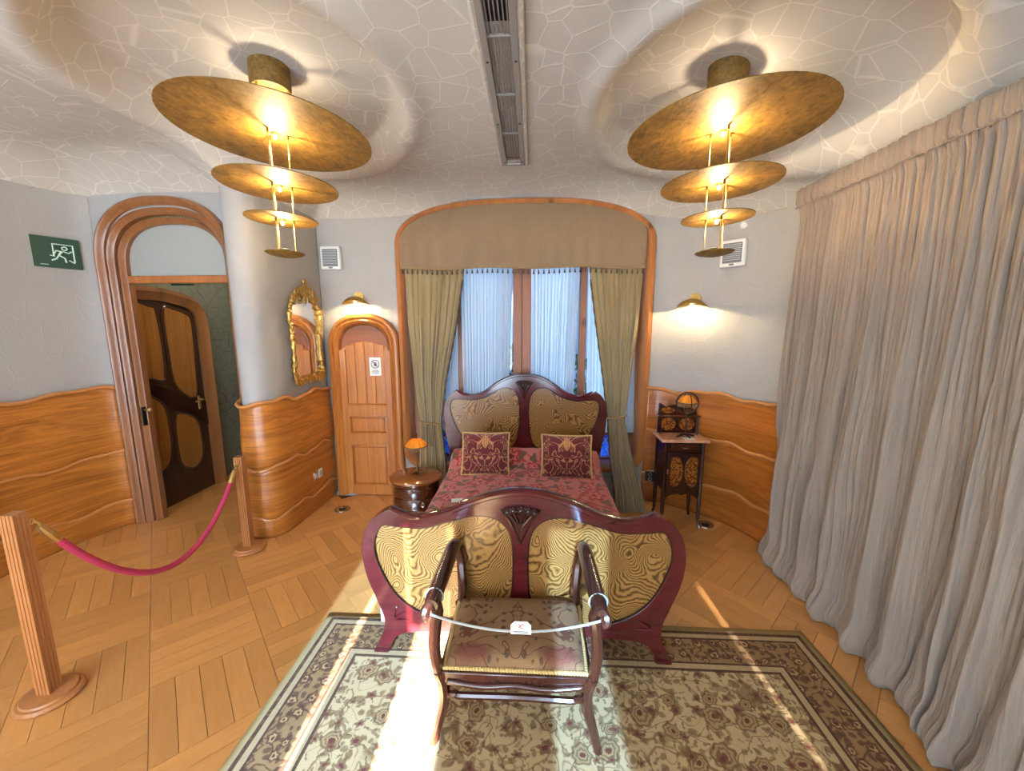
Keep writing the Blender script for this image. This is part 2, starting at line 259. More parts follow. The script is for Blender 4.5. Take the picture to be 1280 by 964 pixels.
# ------------------------------------------------------------------ geometry helpers
def org(o):
    v = Vector((0, 0, 0))
    while o is not None: v = v+o.location; o = o.parent
    return v
def meta(o, label=None, cat=None, group=None, kind=None):
    if label: o['label'] = label
    if cat: o['category'] = cat
    if group: o['group'] = group
    if kind: o['kind'] = kind
    return o
def root(name, loc, label, cat, group=None, kind=None):
    o = bpy.data.objects.new(name, None); C.objects.link(o); o.location = loc; o.empty_display_size = .05
    return meta(o, label, cat, group, kind)
class G:
    def __init__(s): s.v = []; s.f = []
    def add(s, vs_, fs):
        b = len(s.v); s.v += [tuple(p) for p in vs_]; s.f += [tuple(b+i for i in f) for f in fs]; return s
    def box(s, c, d, rz=0., rx=0., ry=0.):
        m = Matrix.Rotation(rz, 3, 'Z') @ Matrix.Rotation(ry, 3, 'Y') @ Matrix.Rotation(rx, 3, 'X'); c = Vector(c)
        vs_ = [c+m @ Vector((sx*d[0]/2, sy*d[1]/2, sz*d[2]/2)) for sx in (-1, 1) for sy in (-1, 1) for sz in (-1, 1)]
        return s.add(vs_, [(0, 1, 3, 2), (4, 6, 7, 5), (0, 4, 5, 1), (2, 3, 7, 6), (0, 2, 6, 4), (1, 5, 7, 3)])
    def tube(s, pts, r, seg=8, closed=False, squash=None, cap=True):
        P = [Vector(p) for p in pts]; k = len(P); R = r if isinstance(r, (list, tuple)) else [r]*k
        T = [((P[(i+1) % k]-P[i-1]) if closed else (P[min(i+1, k-1)]-P[max(i-1, 0)])).normalized() for i in range(k)]
        up = Vector((0, 0, 1)) if abs(T[0].z) < .9 else Vector((1, 0, 0)); nrm = (up-T[0]*up.dot(T[0])).normalized(); vs_ = []; fs = []
        for i in range(k):
            nrm = (nrm-T[i]*nrm.dot(T[i])).normalized(); bi = T[i].cross(nrm)
            for j in range(seg):
                a = 2*PI*j/seg; q = squash or (1, 1); vs_.append(P[i]+nrm*math.cos(a)*R[i]*q[0]+bi*math.sin(a)*R[i]*q[1])
        for i in range(k if closed else k-1):
            for j in range(seg): a, b = i*seg, ((i+1) % k)*seg; j2 = (j+1) % seg; fs.append((a+j, a+j2, b+j2, b+j))
        if cap and not closed: fs.append(tuple(reversed(range(seg)))); fs.append(tuple((k-1)*seg+j for j in range(seg)))
        return s.add(vs_, fs)
    def lathe(s, prof, seg=24, c=(0, 0, 0), sx=1., sy=1., tilt=(0, 0)):
        vs_ = []; fs = []; m = Matrix.Rotation(tilt[0], 3, 'X') @ Matrix.Rotation(tilt[1], 3, 'Y'); c = Vector(c); k = len(prof)
        for r, z in prof:
            for j in range(seg): a = 2*PI*j/seg; vs_.append(c+m @ Vector((r*sx*math.cos(a), r*sy*math.sin(a), z)))
        for i in range(k-1):
            for j in range(seg): j2 = (j+1) % seg; fs.append((i*seg+j, i*seg+j2, (i+1)*seg+j2, (i+1)*seg+j))
        if prof[0][0] > 1e-4: fs.append(tuple(reversed(range(seg))))
        if prof[-1][0] > 1e-4: fs.append(tuple((k-1)*seg+j for j in range(seg)))
        return s.add(vs_, fs)
    def blob(s, c, r, seg=8, rings=6, rot=None):
        c = Vector(c); r = Vector(r if isinstance(r, (tuple, list)) else (r, r, r)); vs_ = []; fs = []
        for i in range(rings+1):
            t = PI*i/rings
            for j in range(seg):
                a = 2*PI*j/seg; p = Vector((r.x*math.sin(t)*math.cos(a), r.y*math.sin(t)*math.sin(a), r.z*math.cos(t))); vs_.append(c+(rot @ p if rot else p))
        for i in range(rings):
            for j in range(seg): j2 = (j+1) % seg; fs.append((i*seg+j, (i+1)*seg+j, (i+1)*seg+j2, i*seg+j2))
        return s.add(vs_, fs)
    def grid(s, fn, nu, nv, closed_u=False):
        vs_ = [fn(i/nu, j/nv) for j in range(nv+1) for i in range(nu+(0 if closed_u else 1))]; w = nu if closed_u else nu+1; fs = []
        for j in range(nv):
            for i in range(nu): i2 = (i+1) % w; fs.append((j*w+i, j*w+i2, (j+1)*w+i2, (j+1)*w+i))
        return s.add(vs_, fs)
    def plate(s, outline, holes, mp, t0, t1):
        """flat board with holes: 2D outline, mp(u, v, depth) -> world"""
        bm = bmesh.new(); es = []; loops = []
        for loop in [outline]+list(holes):
            vv = [bm.verts.new((p[0], p[1], 0)) for p in loop]; loops.append(len(vv))
            es += [bm.edges.new((vv[i], vv[(i+1) % len(vv)])) for i in range(len(vv))]
        bmesh.ops.triangle_fill(bm, use_beauty=True, use_dissolve=False, edges=es)
        bm.verts.ensure_lookup_table(); bm.verts.index_update(); co = [v.co.copy() for v in bm.verts]; tri = [tuple(v.index for v in f.verts) for f in bm.faces]; bm.free()
        k = len(co); vs_ = [mp(p.x, p.y, t0) for p in co]+[mp(p.x, p.y, t1) for p in co]; fs = [tuple(t) for t in tri]+[tuple(k+i for i in reversed(t)) for t in tri]
        st = 0
        for L in loops:
            for i in range(L): a, b = st+i, st+(i+1) % L; fs.append((a, b, k+b, k+a))
            st += L
        return s.add(vs_, fs)
    def sweep(s, path, prof, mp, closed=False):
        """sweep a profile (outward, depth) along a 2D path in a plane"""
        k = len(path); q = len(prof); vs_ = []; fs = []
        for i in range(k):
            a = Vector(path[i-1] if (closed or i > 0) else path[0]); b = Vector(path[i]); c = Vector(path[(i+1) % k] if (closed or i < k-1) else path[-1])
            d1 = (b-a).normalized() if (b-a).length > 1e-9 else (c-b).normalized(); d2 = (c-b).normalized() if (c-b).length > 1e-9 else d1
            n1 = Vector((-d1.y, d1.x)); n2 = Vector((-d2.y, d2.x)); nn = n1+n2; nn = nn.normalized() if nn.length > 1e-6 else n1; nn = nn/max(.35, nn.dot(n1))
            for u, w in prof: p = b+nn*u; vs_.append(mp(p.x, p.y, w))
        for i in range(k if closed else k-1):
            for j in range(q): a, b = i*q, ((i+1) % k)*q; j2 = (j+1) % q; fs.append((a+j, a+j2, b+j2, b+j))
        if not closed: fs.append(tuple(range(q))); fs.append(tuple((k-1)*q+j for j in reversed(range(q))))
        return s.add(vs_, fs)
    def build(s, name, mat, parent=None, smooth=35, bevel=0., sub=0, solid=0., loc=None, bseg=2):
        base = org(parent) if parent else Vector(loc or (0, 0, 0)); off = Vector(loc)-org(parent) if (loc and parent) else Vector((0, 0, 0)); o0 = base+off if parent else base
        me = bpy.data.meshes.new(name); me.from_pydata([tuple(Vector(p)-o0) for p in s.v], [], s.f); me.update()
        bm = bmesh.new(); bm.from_mesh(me); bmesh.ops.recalc_face_normals(bm, faces=bm.faces); bm.to_mesh(me); bm.free()
        me.materials.append(M[mat])
        if smooth:
            me.shade_smooth(); me.set_sharp_from_angle(angle=math.radians(smooth))
        o = bpy.data.objects.new(name, me); C.objects.link(o)
        if parent: o.parent = parent; o.location = off
        else: o.location = base
        if solid: md = o.modifiers.new('solid', 'SOLIDIFY'); md.thickness = solid; md.offset = 0
        if bevel: md = o.modifiers.new('bevel', 'BEVEL'); md.width = bevel; md.segments = bseg; md.limit_method = 'ANGLE'; md.angle_limit = math.radians(40)
        if sub: md = o.modifiers.new('sub', 'SUBSURF'); md.levels = sub; md.render_levels = sub
        return o
def cr(pts, per=6, closed=False):
    """Catmull-Rom through points"""
    P = [Vector(p) for p in pts]; k = len(P); out = []
    for i in range(k if closed else k-1):
        p0 = P[i-1] if (closed or i > 0) else P[0]; p1 = P[i]; p2 = P[(i+1) % k]; p3 = P[(i+2) % k] if (closed or i+2 < k) else P[-1]
        for j in range(per):
            t = j/per; out.append(.5*((2*p1)+(p2-p0)*t+(2*p0-5*p1+4*p2-p3)*t*t+(3*p1-p0-3*p2+p3)*t**3))
    if not closed: out.append(P[-1].copy())
    return out
def lerp(a, b, t): return a+(b-a)*t
def sstep(a, b, x): t = max(0, min(1, (x-a)/(b-a))); return t*t*(3-2*t)
def interp(tab, x):
    if x <= tab[0][0]: return tab[0][1]
    for (a, va), (b, vb) in zip(tab, tab[1:]):
        if x <= b: return lerp(va, vb, (x-a)/(b-a))
    return tab[-1][1]
XZ = lambda y0: (lambda u, v, d: (u, y0-d, v))            # wall facing -y; depth towards the room
def arch(xl, xr, z0, zs, rise, nexp=2.3, k=24):
    cx, hw = (xl+xr)/2, (xr-xl)/2; pts = [(xl, z0)]
    for i in range(k+1):
        a = PI-PI*i/k; ca, sa = math.cos(a), math.sin(a)
        pts.append((cx+hw*math.copysign(abs(ca)**(2/nexp), ca), zs+rise*abs(sa)**(2/nexp)))
    pts.append((xr, z0)); return pts

# ------------------------------------------------------------------ the room
WY = 3.47                                   # bay-window wall
DY = 2.84                                   # wall of the entrance arch
left_path = cr([(-3.40, -1.6), (-3.40, .5), (-3.40, 2.0), (-3.385, 2.3), (-3.34, 2.58), (-3.285, 2.76), (-3.215, DY)], 8)
col_path = cr([(-2.10, DY), (-2.125, 2.76), (-2.105, 2.69), (-2.03, 2.662), (-1.95, 2.69), (-1.908, 2.78), (-1.892, 2.95), (-1.886, 3.2), (-1.88, WY)], 8)
right_path = cr([(1.0, WY), (1.10, 3.455), (1.22, 3.39), (1.37, 3.28), (1.52, 3.14), (1.63, 2.99), (1.70, 2.82), (1.74, 2.6), (1.76, 2.2), (1.76, 1.0), (1.76, -1.6)], 8)
def wall_strip(name, path, label, h=2.8, mat='wall_plaster'):
    g = G(); k = len(path); g.grid(lambda u, v: (path[round(u*(k-1))].x, path[round(u*(k-1))].y, v*h), k-1, 8)
    o = g.build(name, mat, smooth=60, solid=0.0); md = o.modifiers.new('solid', 'SOLIDIFY'); md.thickness = .10; md.offset = 1 if name != 'wall_right' else 1
    return meta(o, label, 'wall', kind='structure')
wl = wall_strip('wall_left', left_path, 'pale grey plaster wall with the green exit sign')
wc = wall_strip('wall_column', col_path, 'rounded plaster wall corner carrying the gilt mirror')
wr = wall_strip('wall_right', right_path, 'curved plaster wall behind the cabinet and long curtain')

E_X0, E_X1 = -3.20, -2.155                    # outer edges of the entrance arch
ent_hole = arch(E_X0+.09, E_X1-.06, 0, 2.02, .40, 2.4)
g = G(); g.plate([(-3.30, 0), (-2.06, 0), (-2.06, 2.8), (-3.30, 2.8)][::-1], [], XZ(DY+.02), 0, .02) if False else None
outer = [(-3.32, -.02)]+[(ent_hole[0][0], -.02)]+ent_hole[1:-1]+[(ent_hole[-1][0], -.02)]+[(-2.07, -.02), (-2.07, 2.8), (-3.32, 2.8)]
g.plate(outer, [], XZ(DY), -.07, 0)
meta(g.build('wall_entrance', 'wall_plaster'), 'plaster wall around the tall arched doorway', 'wall', kind='structure')

WX0, WX1 = -1.19, 1.02                       # outer edges of the window arch
WCX = (WX0+WX1)/2
def win_outline(ins, zb=.26):
    xl, xr = WX0+ins, WX1-ins; r = .30-ins*.6; top = []
    pts = [(xl, zb+ins+.22)]
    pts += [(xl, 2.28)]
    cz, hw = 2.28, (xr-xl)/2; c0 = (xl+xr)/2
    for i in range(1, 40):
        a = PI-PI*i/40; ca, sa = math.cos(a), math.sin(a)
        pts.append((c0+hw*math.copysign(abs(ca)**(2/2.9), ca), cz+(.355-ins)*abs(sa)**(2/2.1)))
    pts += [(xr, 2.28), (xr, zb+ins+.22)]
    R = .20
    for i in range(1, 9): a = -PI/2*i/8; pts.append((xr-R+R*math.cos(a), zb+ins+R+R*math.sin(a)))
    for i in range(1, 9): a = -PI/2-PI/2*i/8; pts.append((xl+R+R*math.cos(a), zb+ins+R+R*math.sin(a)))
    return pts
wo = win_outline(.02)
g = G(); g.plate([(-1.90, 0), (1.03, 0), (1.03, 2.8), (-1.90, 2.8)], [wo], XZ(WY), -.16, 0)
meta(g.build('wall_back', 'wall_plaster'), 'plaster wall around the arched bay window and pine door', 'wall', kind='structure')

# rear wall behind the camera, street windows spaced to shape the sun streaks
RY = -1.62
open_a = [(-2.9, .08), (-1.45, .08), (-1.45, 2.4), (-2.9, 2.4)]
open_b = [(-1.06, .08), (-.19, .08), (-.19, 2.4), (-1.06, 2.4)]
open_c = [(.15, .08), (.52, .08), (.52, 2.4), (.15, 2.4)]
sun_slit = [(1.165, .3), (1.171, .3), (1.171, 1.95), (1.165, 1.95)]  # slit added in the wall to throw a thin streak of sun
g = G(); g.plate([(-3.5, 0), (1.9, 0), (1.9, 2.8), (-3.5, 2.8)], [open_a, open_b, open_c, sun_slit], XZ(RY), 0, .12)
meta(g.build('wall_rear', 'wall_plaster'), 'plaster wall with tall street windows and an added sun slit behind the viewer', 'wall', kind='structure')

# ceiling: undulating shell with two round hollows over the lamps
allpath = [Vector(p) for p in left_path]+[Vector((-2.10, DY))]+[Vector(p) for p in col_path]+[Vector((p)) for p in right_path]
_off = []
for i_, p in enumerate(allpath):
    q = (allpath[min(i_+1, len(allpath)-1)]-allpath[max(i_-1, 0)]).normalized(); _off.append(p+Vector((-q.y, q.x))*.09)
allpath = _off
samp = []
for a, b in zip(allpath, allpath[1:]):
    k = max(1, int((b-a).length/.12)); samp += [a.lerp(b, i/k) for i in range(k)]
sx_, sy_ = [p.x for p in samp], [p.y for p in samp]
LAMPS = [(-1.285, 2.05, -1), (.925, 2.14, 1)]
HOLL = [(-1.36, 2.10, .70, .78), (.99, 2.20, .66, .78)]
_segs = [(a.x, a.y, b.x-a.x, b.y-a.y, max(1e-9, (b-a).length_squared)) for a, b in zip(allpath, allpath[1:])]
def wall_dist(x, y):
    m = 9.
    for ax, ay, dx, dy, l2 in _segs:
        t = ((x-ax)*dx+(y-ay)*dy)/l2; t = 0. if t < 0 else 1. if t > 1 else t; q = (x-ax-t*dx)**2+(y-ay-t*dy)**2
        if q < m: m = q
    return math.sqrt(m)
def ceil_z(x, y):
    d = wall_dist(x, y); z = 2.70
    win = math.exp(-((x-WCX)/.75)**4) * sstep(2.5, 3.3, y)
    if y > 1.2 or x < -2.6 or x > 1.0: z -= (.30*(1-win)+.09*win)*max(0, 1-d/.52)**2.4
    z -= .13*sstep(.75, 1.65, x)
    for cx, cy, rx, ry in HOLL:
        dx, dy = (x-cx)/rx, (y-cy)/ry; a = math.atan2(dy, dx); r = math.hypot(dx, dy)*(1+.045*math.sin(2*a+.6)+.03*math.sin(3*a))
        z += .115*(1-sstep(.93, 1.03, r))-.035*math.exp(-((r-1.10)/.09)**2)-.03*math.exp(-((r-.80)/.16)**2)*0
    z += .018*math.sin(2.6*x+.8*y)*math.sin(2.1*y-.7*x)
    z -= .03*math.exp(-((x+.13)/.10)**4)*sstep(2.9, 2.8, y) if False else 0
    return z
g = G(); X0, X1, Y0, Y1 = -3.5, 1.9, -1.75, 4.3; NX, NY = 250, 280; idx = {}
for j in range(NY+1):
    for i in range(NX+1):
        x, y = lerp(X0, X1, i/NX), lerp(Y0, Y1, j/NY)
        if y > WY+.12 and x > -1.86: continue
        idx[i, j] = len(g.v); g.v.append((x, y, ceil_z(x, y)))
for j in range(NY):
    for i in range(NX):
        q = [(i, j), (i+1, j), (i+1, j+1), (i, j+1)]
        if all(t in idx for t in q): g.f.append(tuple(idx[t] for t in q))
co_ = g.build('ceiling', 'ceiling_plaster', smooth=80); md = co_.modifiers.new('solid', 'SOLIDIFY'); md.thickness = .03; md.offset = 1
meta(co_, 'undulating plaster ceiling with two round hollows and pale cell lines', 'ceiling', kind='structure')

# corridor beyond the arch
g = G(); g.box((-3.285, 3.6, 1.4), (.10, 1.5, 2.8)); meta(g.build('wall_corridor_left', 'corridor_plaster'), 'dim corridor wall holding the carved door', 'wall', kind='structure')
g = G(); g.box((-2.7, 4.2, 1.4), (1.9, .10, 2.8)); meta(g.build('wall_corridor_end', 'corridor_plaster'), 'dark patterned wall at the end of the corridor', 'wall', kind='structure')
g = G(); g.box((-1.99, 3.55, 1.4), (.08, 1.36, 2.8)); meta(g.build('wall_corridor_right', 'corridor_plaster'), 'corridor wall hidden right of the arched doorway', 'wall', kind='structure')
light('corridor_fill', 'POINT', (-2.5, 3.5, 2.35), 13.0, (1., .86, .66), shadow_soft_size=.08)  # unseen point light added to brighten the corridor door

# floor: basket-weave parquet laid diagonally
BL = .435; a0, b0 = -.187, 2.20; S2 = math.sqrt(.5)
g = G(); g.box((-.8, 1.3, -.045), (5.6, 6.2, .05)); floor = meta(g.build('floor', 'subfloor'), 'honey coloured basket weave parquet floor laid diagonally', 'floor', kind='structure')
def proj(x, y, z):
    p = Vector((x, y, z-1.6)); f = Vector((-math.sin(YAW)*math.cos(PITCH), math.cos(YAW)*math.cos(PITCH), -math.sin(PITCH))); r = Vector((math.cos(YAW), math.sin(YAW), 0)); u = r.cross(f); d = p.dot(f)
    return None if d < .15 else (640+490*p.dot(r)/d, 482-490*p.dot(u)/d)
PW = BL/5
planks = []
for ia in range(-8, 13):
    for ib in range(-12, 16):
        for k in range(5):
            along_b = (ia+ib) % 2 != 0
            ca, cb = a0+(ia+.5)*BL, b0+(ib-5+.5)*BL
            if (ia+ib-5) % 2 != 0: ca = a0+ia*BL+(k+.5)*PW; ang = math.radians(135)
            else: cb = b0+(ib-5)*BL+(k+.5)*PW; ang = math.radians(45)
            x, y = (ca-cb)*S2, (ca+cb)*S2
            if not (-3.7 < x < 1.95 and -1.6 < y < 4.2): continue
            if y > 3.5 and x > -1.95: continue
            s_ = proj(x, y, 0); score = 0.
            if s_ and -40 < s_[0] < 1320 and 380 < s_[1] < 990 and not (RX0+.05 < x < RX1-.05 and y < RY1-.05) and not (x > 1.72): score = 1/(x*x+y*y)
            if -2.0 < x < -1.9 and y > 2.8: score *= .2
            if y > 2.0 and abs(x+.05) < .6: score = 0
            planks.append((score, x, y, ang))
planks.sort(key=lambda t: -t[0])
gp = G(); gp.box((0, 0, -.0085), (BL-.002, PW-.002, .017)); pm = gp.build('plank', 'parquet', floor, bevel=0.)
first = True
for sc_, x, y, ang in planks[:300]:
    o = pm if first else pm.copy()
    if not first: C.objects.link(o)
    first = False; o.parent = floor; o.location = (x, y, 0.0007*random.random()); o.rotation_euler = (0, 0, ang)
gr = G()
for sc_, x, y, ang in planks[300:]: gr.box((x, y, -.0085), (BL-.002, PW-.002, .017), rz=ang)
meta(gr.build('plank_field', 'parquet', floor), kind='stuff')

# wainscots: three tiers of bowed panels parted by wavy rails
def wainscot(name, path, label, inward, zt=1.06, zm=.57, zb=.17, wl_=.62, amp=.022, panel='oak_panel', ph=0., slope=0.):
    pts = [Vector(p) for p in path]; s = [0.]
    for a, b in zip(pts, pts[1:]): s.append(s[-1]+(b-a).length)
    L = s[-1]; N = max(8, int(L/.03))
    def at(d):
        d = max(0, min(L-1e-6, d)); i = max(k for k in range(len(s)-1) if s[k] <= d); t = (d-s[i])/(s[i+1]-s[i]); p = pts[i].lerp(pts[i+1], t)
        a = pts[max(0, i-1)]; b = pts[min(len(pts)-1, i+2)]; q = (b-a).normalized(); nn = Vector((-q.y, q.x))*inward; return p, nn
    cache = [at(L*i/N) for i in range(N+1)]
    wave = lambda d, k: amp*math.sin(2*PI*d/wl_+ph+k*.9)+amp*.45*math.sin(2*PI*d/(wl_*.43)+2*ph+k*2.1)
    rz = lambda base, k: (lambda d: base+wave(d, k)+slope*d)
    levels = [lambda d: 0., rz(zb, 0), rz(zm, 1), rz(zt, 2)]
    r = root(name, (pts[0].x, pts[0].y, 0), label, 'wainscot', kind='structure')
    for t, nm in enumerate(('base_panel', 'lower_panel', 'upper_panel')):
        def fn(u, v, t=t):
            i = round(u*N); p, nn = cache[i]; d = L*i/N; z = lerp(levels[t](d), levels[t+1](d), v); off = .018+(.010 if t else .006)*math.sin(PI*min(1, max(0, v)))**.6+(.006*math.sin(2*PI*v) if t else 0)
            q = p+nn*off; return (q.x, q.y, z)
        g = G(); g.grid(fn, N, 12); o = g.build(nm, panel, r, smooth=50)
        md = o.modifiers.new('solid', 'SOLIDIFY'); md.thickness = .012; md.offset = 0
    for t in (1, 2, 3):
        g = G(); P = []
        for i in range(N+1): p, nn = cache[i]; q = p+nn*(.034 if t == 3 else .026); P.append((q.x, q.y, levels[t](L*i/N)))
        g.tube(P, .013 if t == 3 else .012, 8); g.build('wavy_rail', 'oak_rail', r)
    return r
wainscot('trim_1', left_path[16:], 'honey oak wainscot with wavy rails left of the arched doorway', -1, 1.11, .60, .20, .74, .016)
wainscot('trim_2', col_path, 'bowed oak wainscot below the gilt mirror', -1, 1.035, .55, .16, .44, .017, 'oak_panel')
wainscot('trim_3', right_path[:78], 'curved oak wainscot behind the dark cabinet', -1, 1.04, .66, .27, .58, .016, 'oak_panel_x')

# entrance arch: stepped frame, transom bar, frosted fanlight
d1 = root('door_1', (-2.65, DY, 0), 'tall arched oak doorway with stepped frame and frosted fanlight', 'doorway', kind='structure')
for nm, i0, i1, w, y_, zs, rise, dep in (('outer_moulding', 0., 0., .06, DY, 2.04, .46, .05), ('middle_moulding', .06, .05, .05, DY+.02, 2.03, .40, .04), ('inner_moulding', .11, .085, .045, DY+.06, 2.02, .35, .045)):
    g = G(); p = arch(E_X0+i0, E_X1-i1*.75, 0, zs, rise, 2.4, 32); q = w
    prof = [(0, -.03), (0, dep*.35), (-q*.12, dep*.85), (-q*.4, dep), (-q*.62, dep*.8), (-q*.75, dep*.55), (-q, dep*.35), (-q, -.03)]
    g.sweep(p, prof, XZ(y_)); g.build(nm, 'door_oak', d1, smooth=30)
ix0, ix1 = E_X0+.155, E_X1-.10
g = G(); g.box(((ix0+ix1)/2, DY+.07, 1.93), (ix1-ix0+.04, .05, .055)); g.build('transom_bar', 'arch_wood', d1, bevel=.006)
fan = [(x, max(1.955, z)) for x, z in arch(ix0, ix1, 1.955, 2.02, .335, 2.4)]
g = G(); g.plate(fan, [], XZ(DY+.08), -.006, .006); g.build('fanlight_pane', 'frosted_glass', d1)
g = G(); g.box((ix0-.012, DY+.03, .88), (.012, .05, .15)); lk = g.build('lock_plate', 'black_metal', d1, bevel=.004)
g = G(); g.tube([(ix0-.01, DY+.03, .93), (ix0+.03, DY+.03, .93)], .008); g.blob((ix0+.035, DY+.03, .93), .016); g.build('knob', 'brass', lk)

# carved door in the corridor, plane x = -3.23 facing the room
DX = -3.225
YZ = lambda u, v, d: (DX+d, u, v)
d2 = root('door_2', (DX, 3.3, 0), 'carved Art Nouveau door with amber panels seen through the arch', 'door', kind='structure')
dtop = lambda y: 1.80-.10*max(0, (y-3.1)/.5)**2
slab = [(2.90, 0), (3.60, 0)]+[(3.60-.7*i/14, dtop(3.60-.7*i/14)) for i in range(15)]
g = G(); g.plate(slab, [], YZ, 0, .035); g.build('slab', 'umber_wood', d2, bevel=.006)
for nm, pts in (('upper_panel', [(2.96, 1.74), (3.15, 1.745), (3.20, 1.70), (3.215, 1.4), (3.205, 1.17), (3.175, 1.115), (3.10, 1.14), (2.96, 1.22)]),
                ('upper_panel', [(3.27, 1.72), (3.37, 1.73), (3.49, 1.69), (3.535, 1.62), (3.53, 1.3), (3.505, .96), (3.45, .915), (3.37, .965), (3.285, 1.09), (3.265, 1.4)]),
                ('lower_panel', [(2.95, 1.05), (3.06, 1.00), (3.165, .88), (3.18, .65), (3.155, .42), (3.06, .335), (2.95, .33)]),
                ('lower_panel', [(3.25, .77), (3.32, .80), (3.465, .70), (3.495, .50), (3.475, .33), (3.37, .26), (3.25, .34), (3.235, .55)])):
    o_ = cr([Vector(p) for p in pts], 5, True); g = G(); g.plate(o_, [], YZ, .03, .05); g.build(nm, 'amber_wood', d2, bevel=.012, bseg=3)
    g = G(); g.tube([YZ(p.x, p.y, .045) for p in o_], .011, 6, closed=True); g.build('panel_bead', 'umber_wood', d2)
band = cr([Vector((2.9, 1.20)), Vector((3.05, 1.13)), Vector((3.25, 1.02)), Vector((3.45, .89)), Vector((3.60, .86))], 6)
band2 = cr([Vector((2.9, 1.08)), Vector((3.05, 1.02)), Vector((3.22, .86)), Vector((3.42, .76)), Vector((3.60, .62))], 6)
g = G(); g.plate([(p.x, p.y) for p in band]+[(p.x, p.y) for p in reversed(band2)], [], YZ, .034, .046); g.build('sash_band', 'dark_wood', d2, bevel=.006)
fr = [(3.62, 0)]+[(3.62, 1.60)]+[(3.62-.74*i/14-.0, dtop(3.60-.7*i/14)+.03) for i in range(15)]
fr = cr([Vector((3.66, 0)), Vector((3.66, 1.2)), Vector((3.655, 1.62)), Vector((3.58, 1.77)), Vector((3.4, 1.83)), Vector((3.2, 1.855)), Vector((2.86, 1.85))], 6)
g = G(); g.sweep([(p.x, p.y) for p in fr], [(-.05, 0), (-.05, .07), (-.01, .10), (.03, .07), (.06, .06), (.06, 0)], YZ); g.build('frame', 'door_oak', d2)
g = G(); g.box((DX+.052, 3.515, .86), (.008, .03, .13)); hp = g.build('handle_plate', 'brass', d2, bevel=.004)
g = G(); g.tube([(DX+.05, 3.515, .89), (DX+.09, 3.515, .89), (DX+.095, 3.43, .885)], .009); g.build('lever', 'brass', hp)
# corridor wainscot and exit sign
r = root('trim_4', (-2.7, 4.14, 0), 'dark panelled wainscot at the corridor end', 'wainscot', kind='structure')
for k in range(4):
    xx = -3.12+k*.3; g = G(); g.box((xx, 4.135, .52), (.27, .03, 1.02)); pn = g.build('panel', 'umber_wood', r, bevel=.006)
    for zc, hh in ((.78, .40), (.30, .42)): g = G(); g.sweep([(xx-.1, zc-hh/2), (xx+.1, zc-hh/2), (xx+.1, zc+hh/2), (xx-.1, zc+hh/2)], [(0, 0), (0, .012), (-.015, .016), (-.02, 0)], XZ(4.12), True); g.build('panel_moulding', 'oak_rail', pn)
r = root('exit_sign', (-3.0, 3.30, 1.97), 'small green exit sign hanging in the dim corridor', 'sign'); g = G(); g.box((-3.0, 3.30, 1.97), (.2, .008, .09)); g.build('panel', 'sign_green', r)
g = G(); g.tube([(-3.06, 3.30, 2.01), (-3.06, 3.30, ceil_z(-3.06, 3.3)+.01)], .003); g.tube([(-2.94, 3.30, 2.01), (-2.94, 3.30, ceil_z(-2.94, 3.3)+.01)], .003); g.build('wire', 'steel', r)

# pine door in the back wall
PX0, PX1, PY = -1.82, -1.185, 3.45
d3 = root('door_3', ((PX0+PX1)/2, PY, 0), 'small knotty pine door with arched frame and three panels', 'door', kind='structure')
g = G(); g.sweep(arch(PX0, PX1, 0, 1.42, .27, 2.2), [(0, -.02), (0, .03), (-.012, .045), (-.03, .05), (-.045, .035), (-.06, .045), (-.075, .03), (-.085, .02), (-.085, -.02)], XZ(PY)); g.build('frame', 'pine', d3, smooth=30)
ty = arch(PX0+.08, PX1-.08, 1.36, 1.40, .22, 2.2); g = G(); g.plate(ty, [], XZ(PY), -.01, .004); g.build('tympanum', 'pine_dark', d3)
g = G(); g.sweep(arch(PX0+.085, PX1-.085, 1.37, 1.40, .215, 2.2), [(0, 0), (0, .025), (-.012, .03), (-.025, .012), (-.025, 0)], XZ(PY)); g.build('tympanum_moulding', 'pine_dark', d3)
lx0, lx1 = PX0+.09, PX1-.08
# leaf: arched head plank rails and stiles
leaf = [(lx0, .01), (lx1, .01), (lx1, 1.37)]+[(lerp(lx1, lx0, i/12), 1.37+.075*math.sin(PI*i/12)) for i in range(1, 12)]+[(lx0, 1.37)]
g = G(); g.plate(leaf, [], XZ(PY), -.005, .015); g.build('leaf', 'pine', d3)
sw = .055; px0, px1 = lx0+sw, lx1-sw
for a, b in ((lx0, lx0+sw), (lx1-sw, lx1)): g = G(); g.box(((a+b)/2, PY-.02, .69), (b-a, .02, 1.36)); g.build('stile', 'pine', d3, bevel=.003)
for z0, z1 in ((.01, .10), (.50, .60), (.775, .865)): g = G(); g.box(((px0+px1)/2, PY-.02, (z0+z1)/2), (px1-px0, .02, z1-z0)); g.build('rail', 'pine', d3, bevel=.003)
for k in range(4):
    w = (px1-px0)/4; xc = px0+(k+.5)*w; zt = 1.37+.07*math.sin(PI*(xc-lx0)/(lx1-lx0)); g = G(); g.box((xc, PY-.016, (.865+zt)/2), (w-.004, .012, zt-.865)); g.build('plank', 'pine', d3, bevel=.003)
for z0, z1 in ((.60, .775), (.10, .50)):
    g = G(); g.box(((px0+px1)/2, PY-.016, (z0+z1)/2), (px1-px0-.06, .016, z1-z0-.06)); pn = g.build('panel', 'pine', d3, bevel=.008)
    g = G(); g.sweep([(px0, z0), (px1, z0), (px1, z1), (px0, z1)], [(0, .012), (0, .034), (.010, .036), (.022, .018), (.022, .012)], XZ(PY), True); g.build('panel_moulding', 'pine', pn)
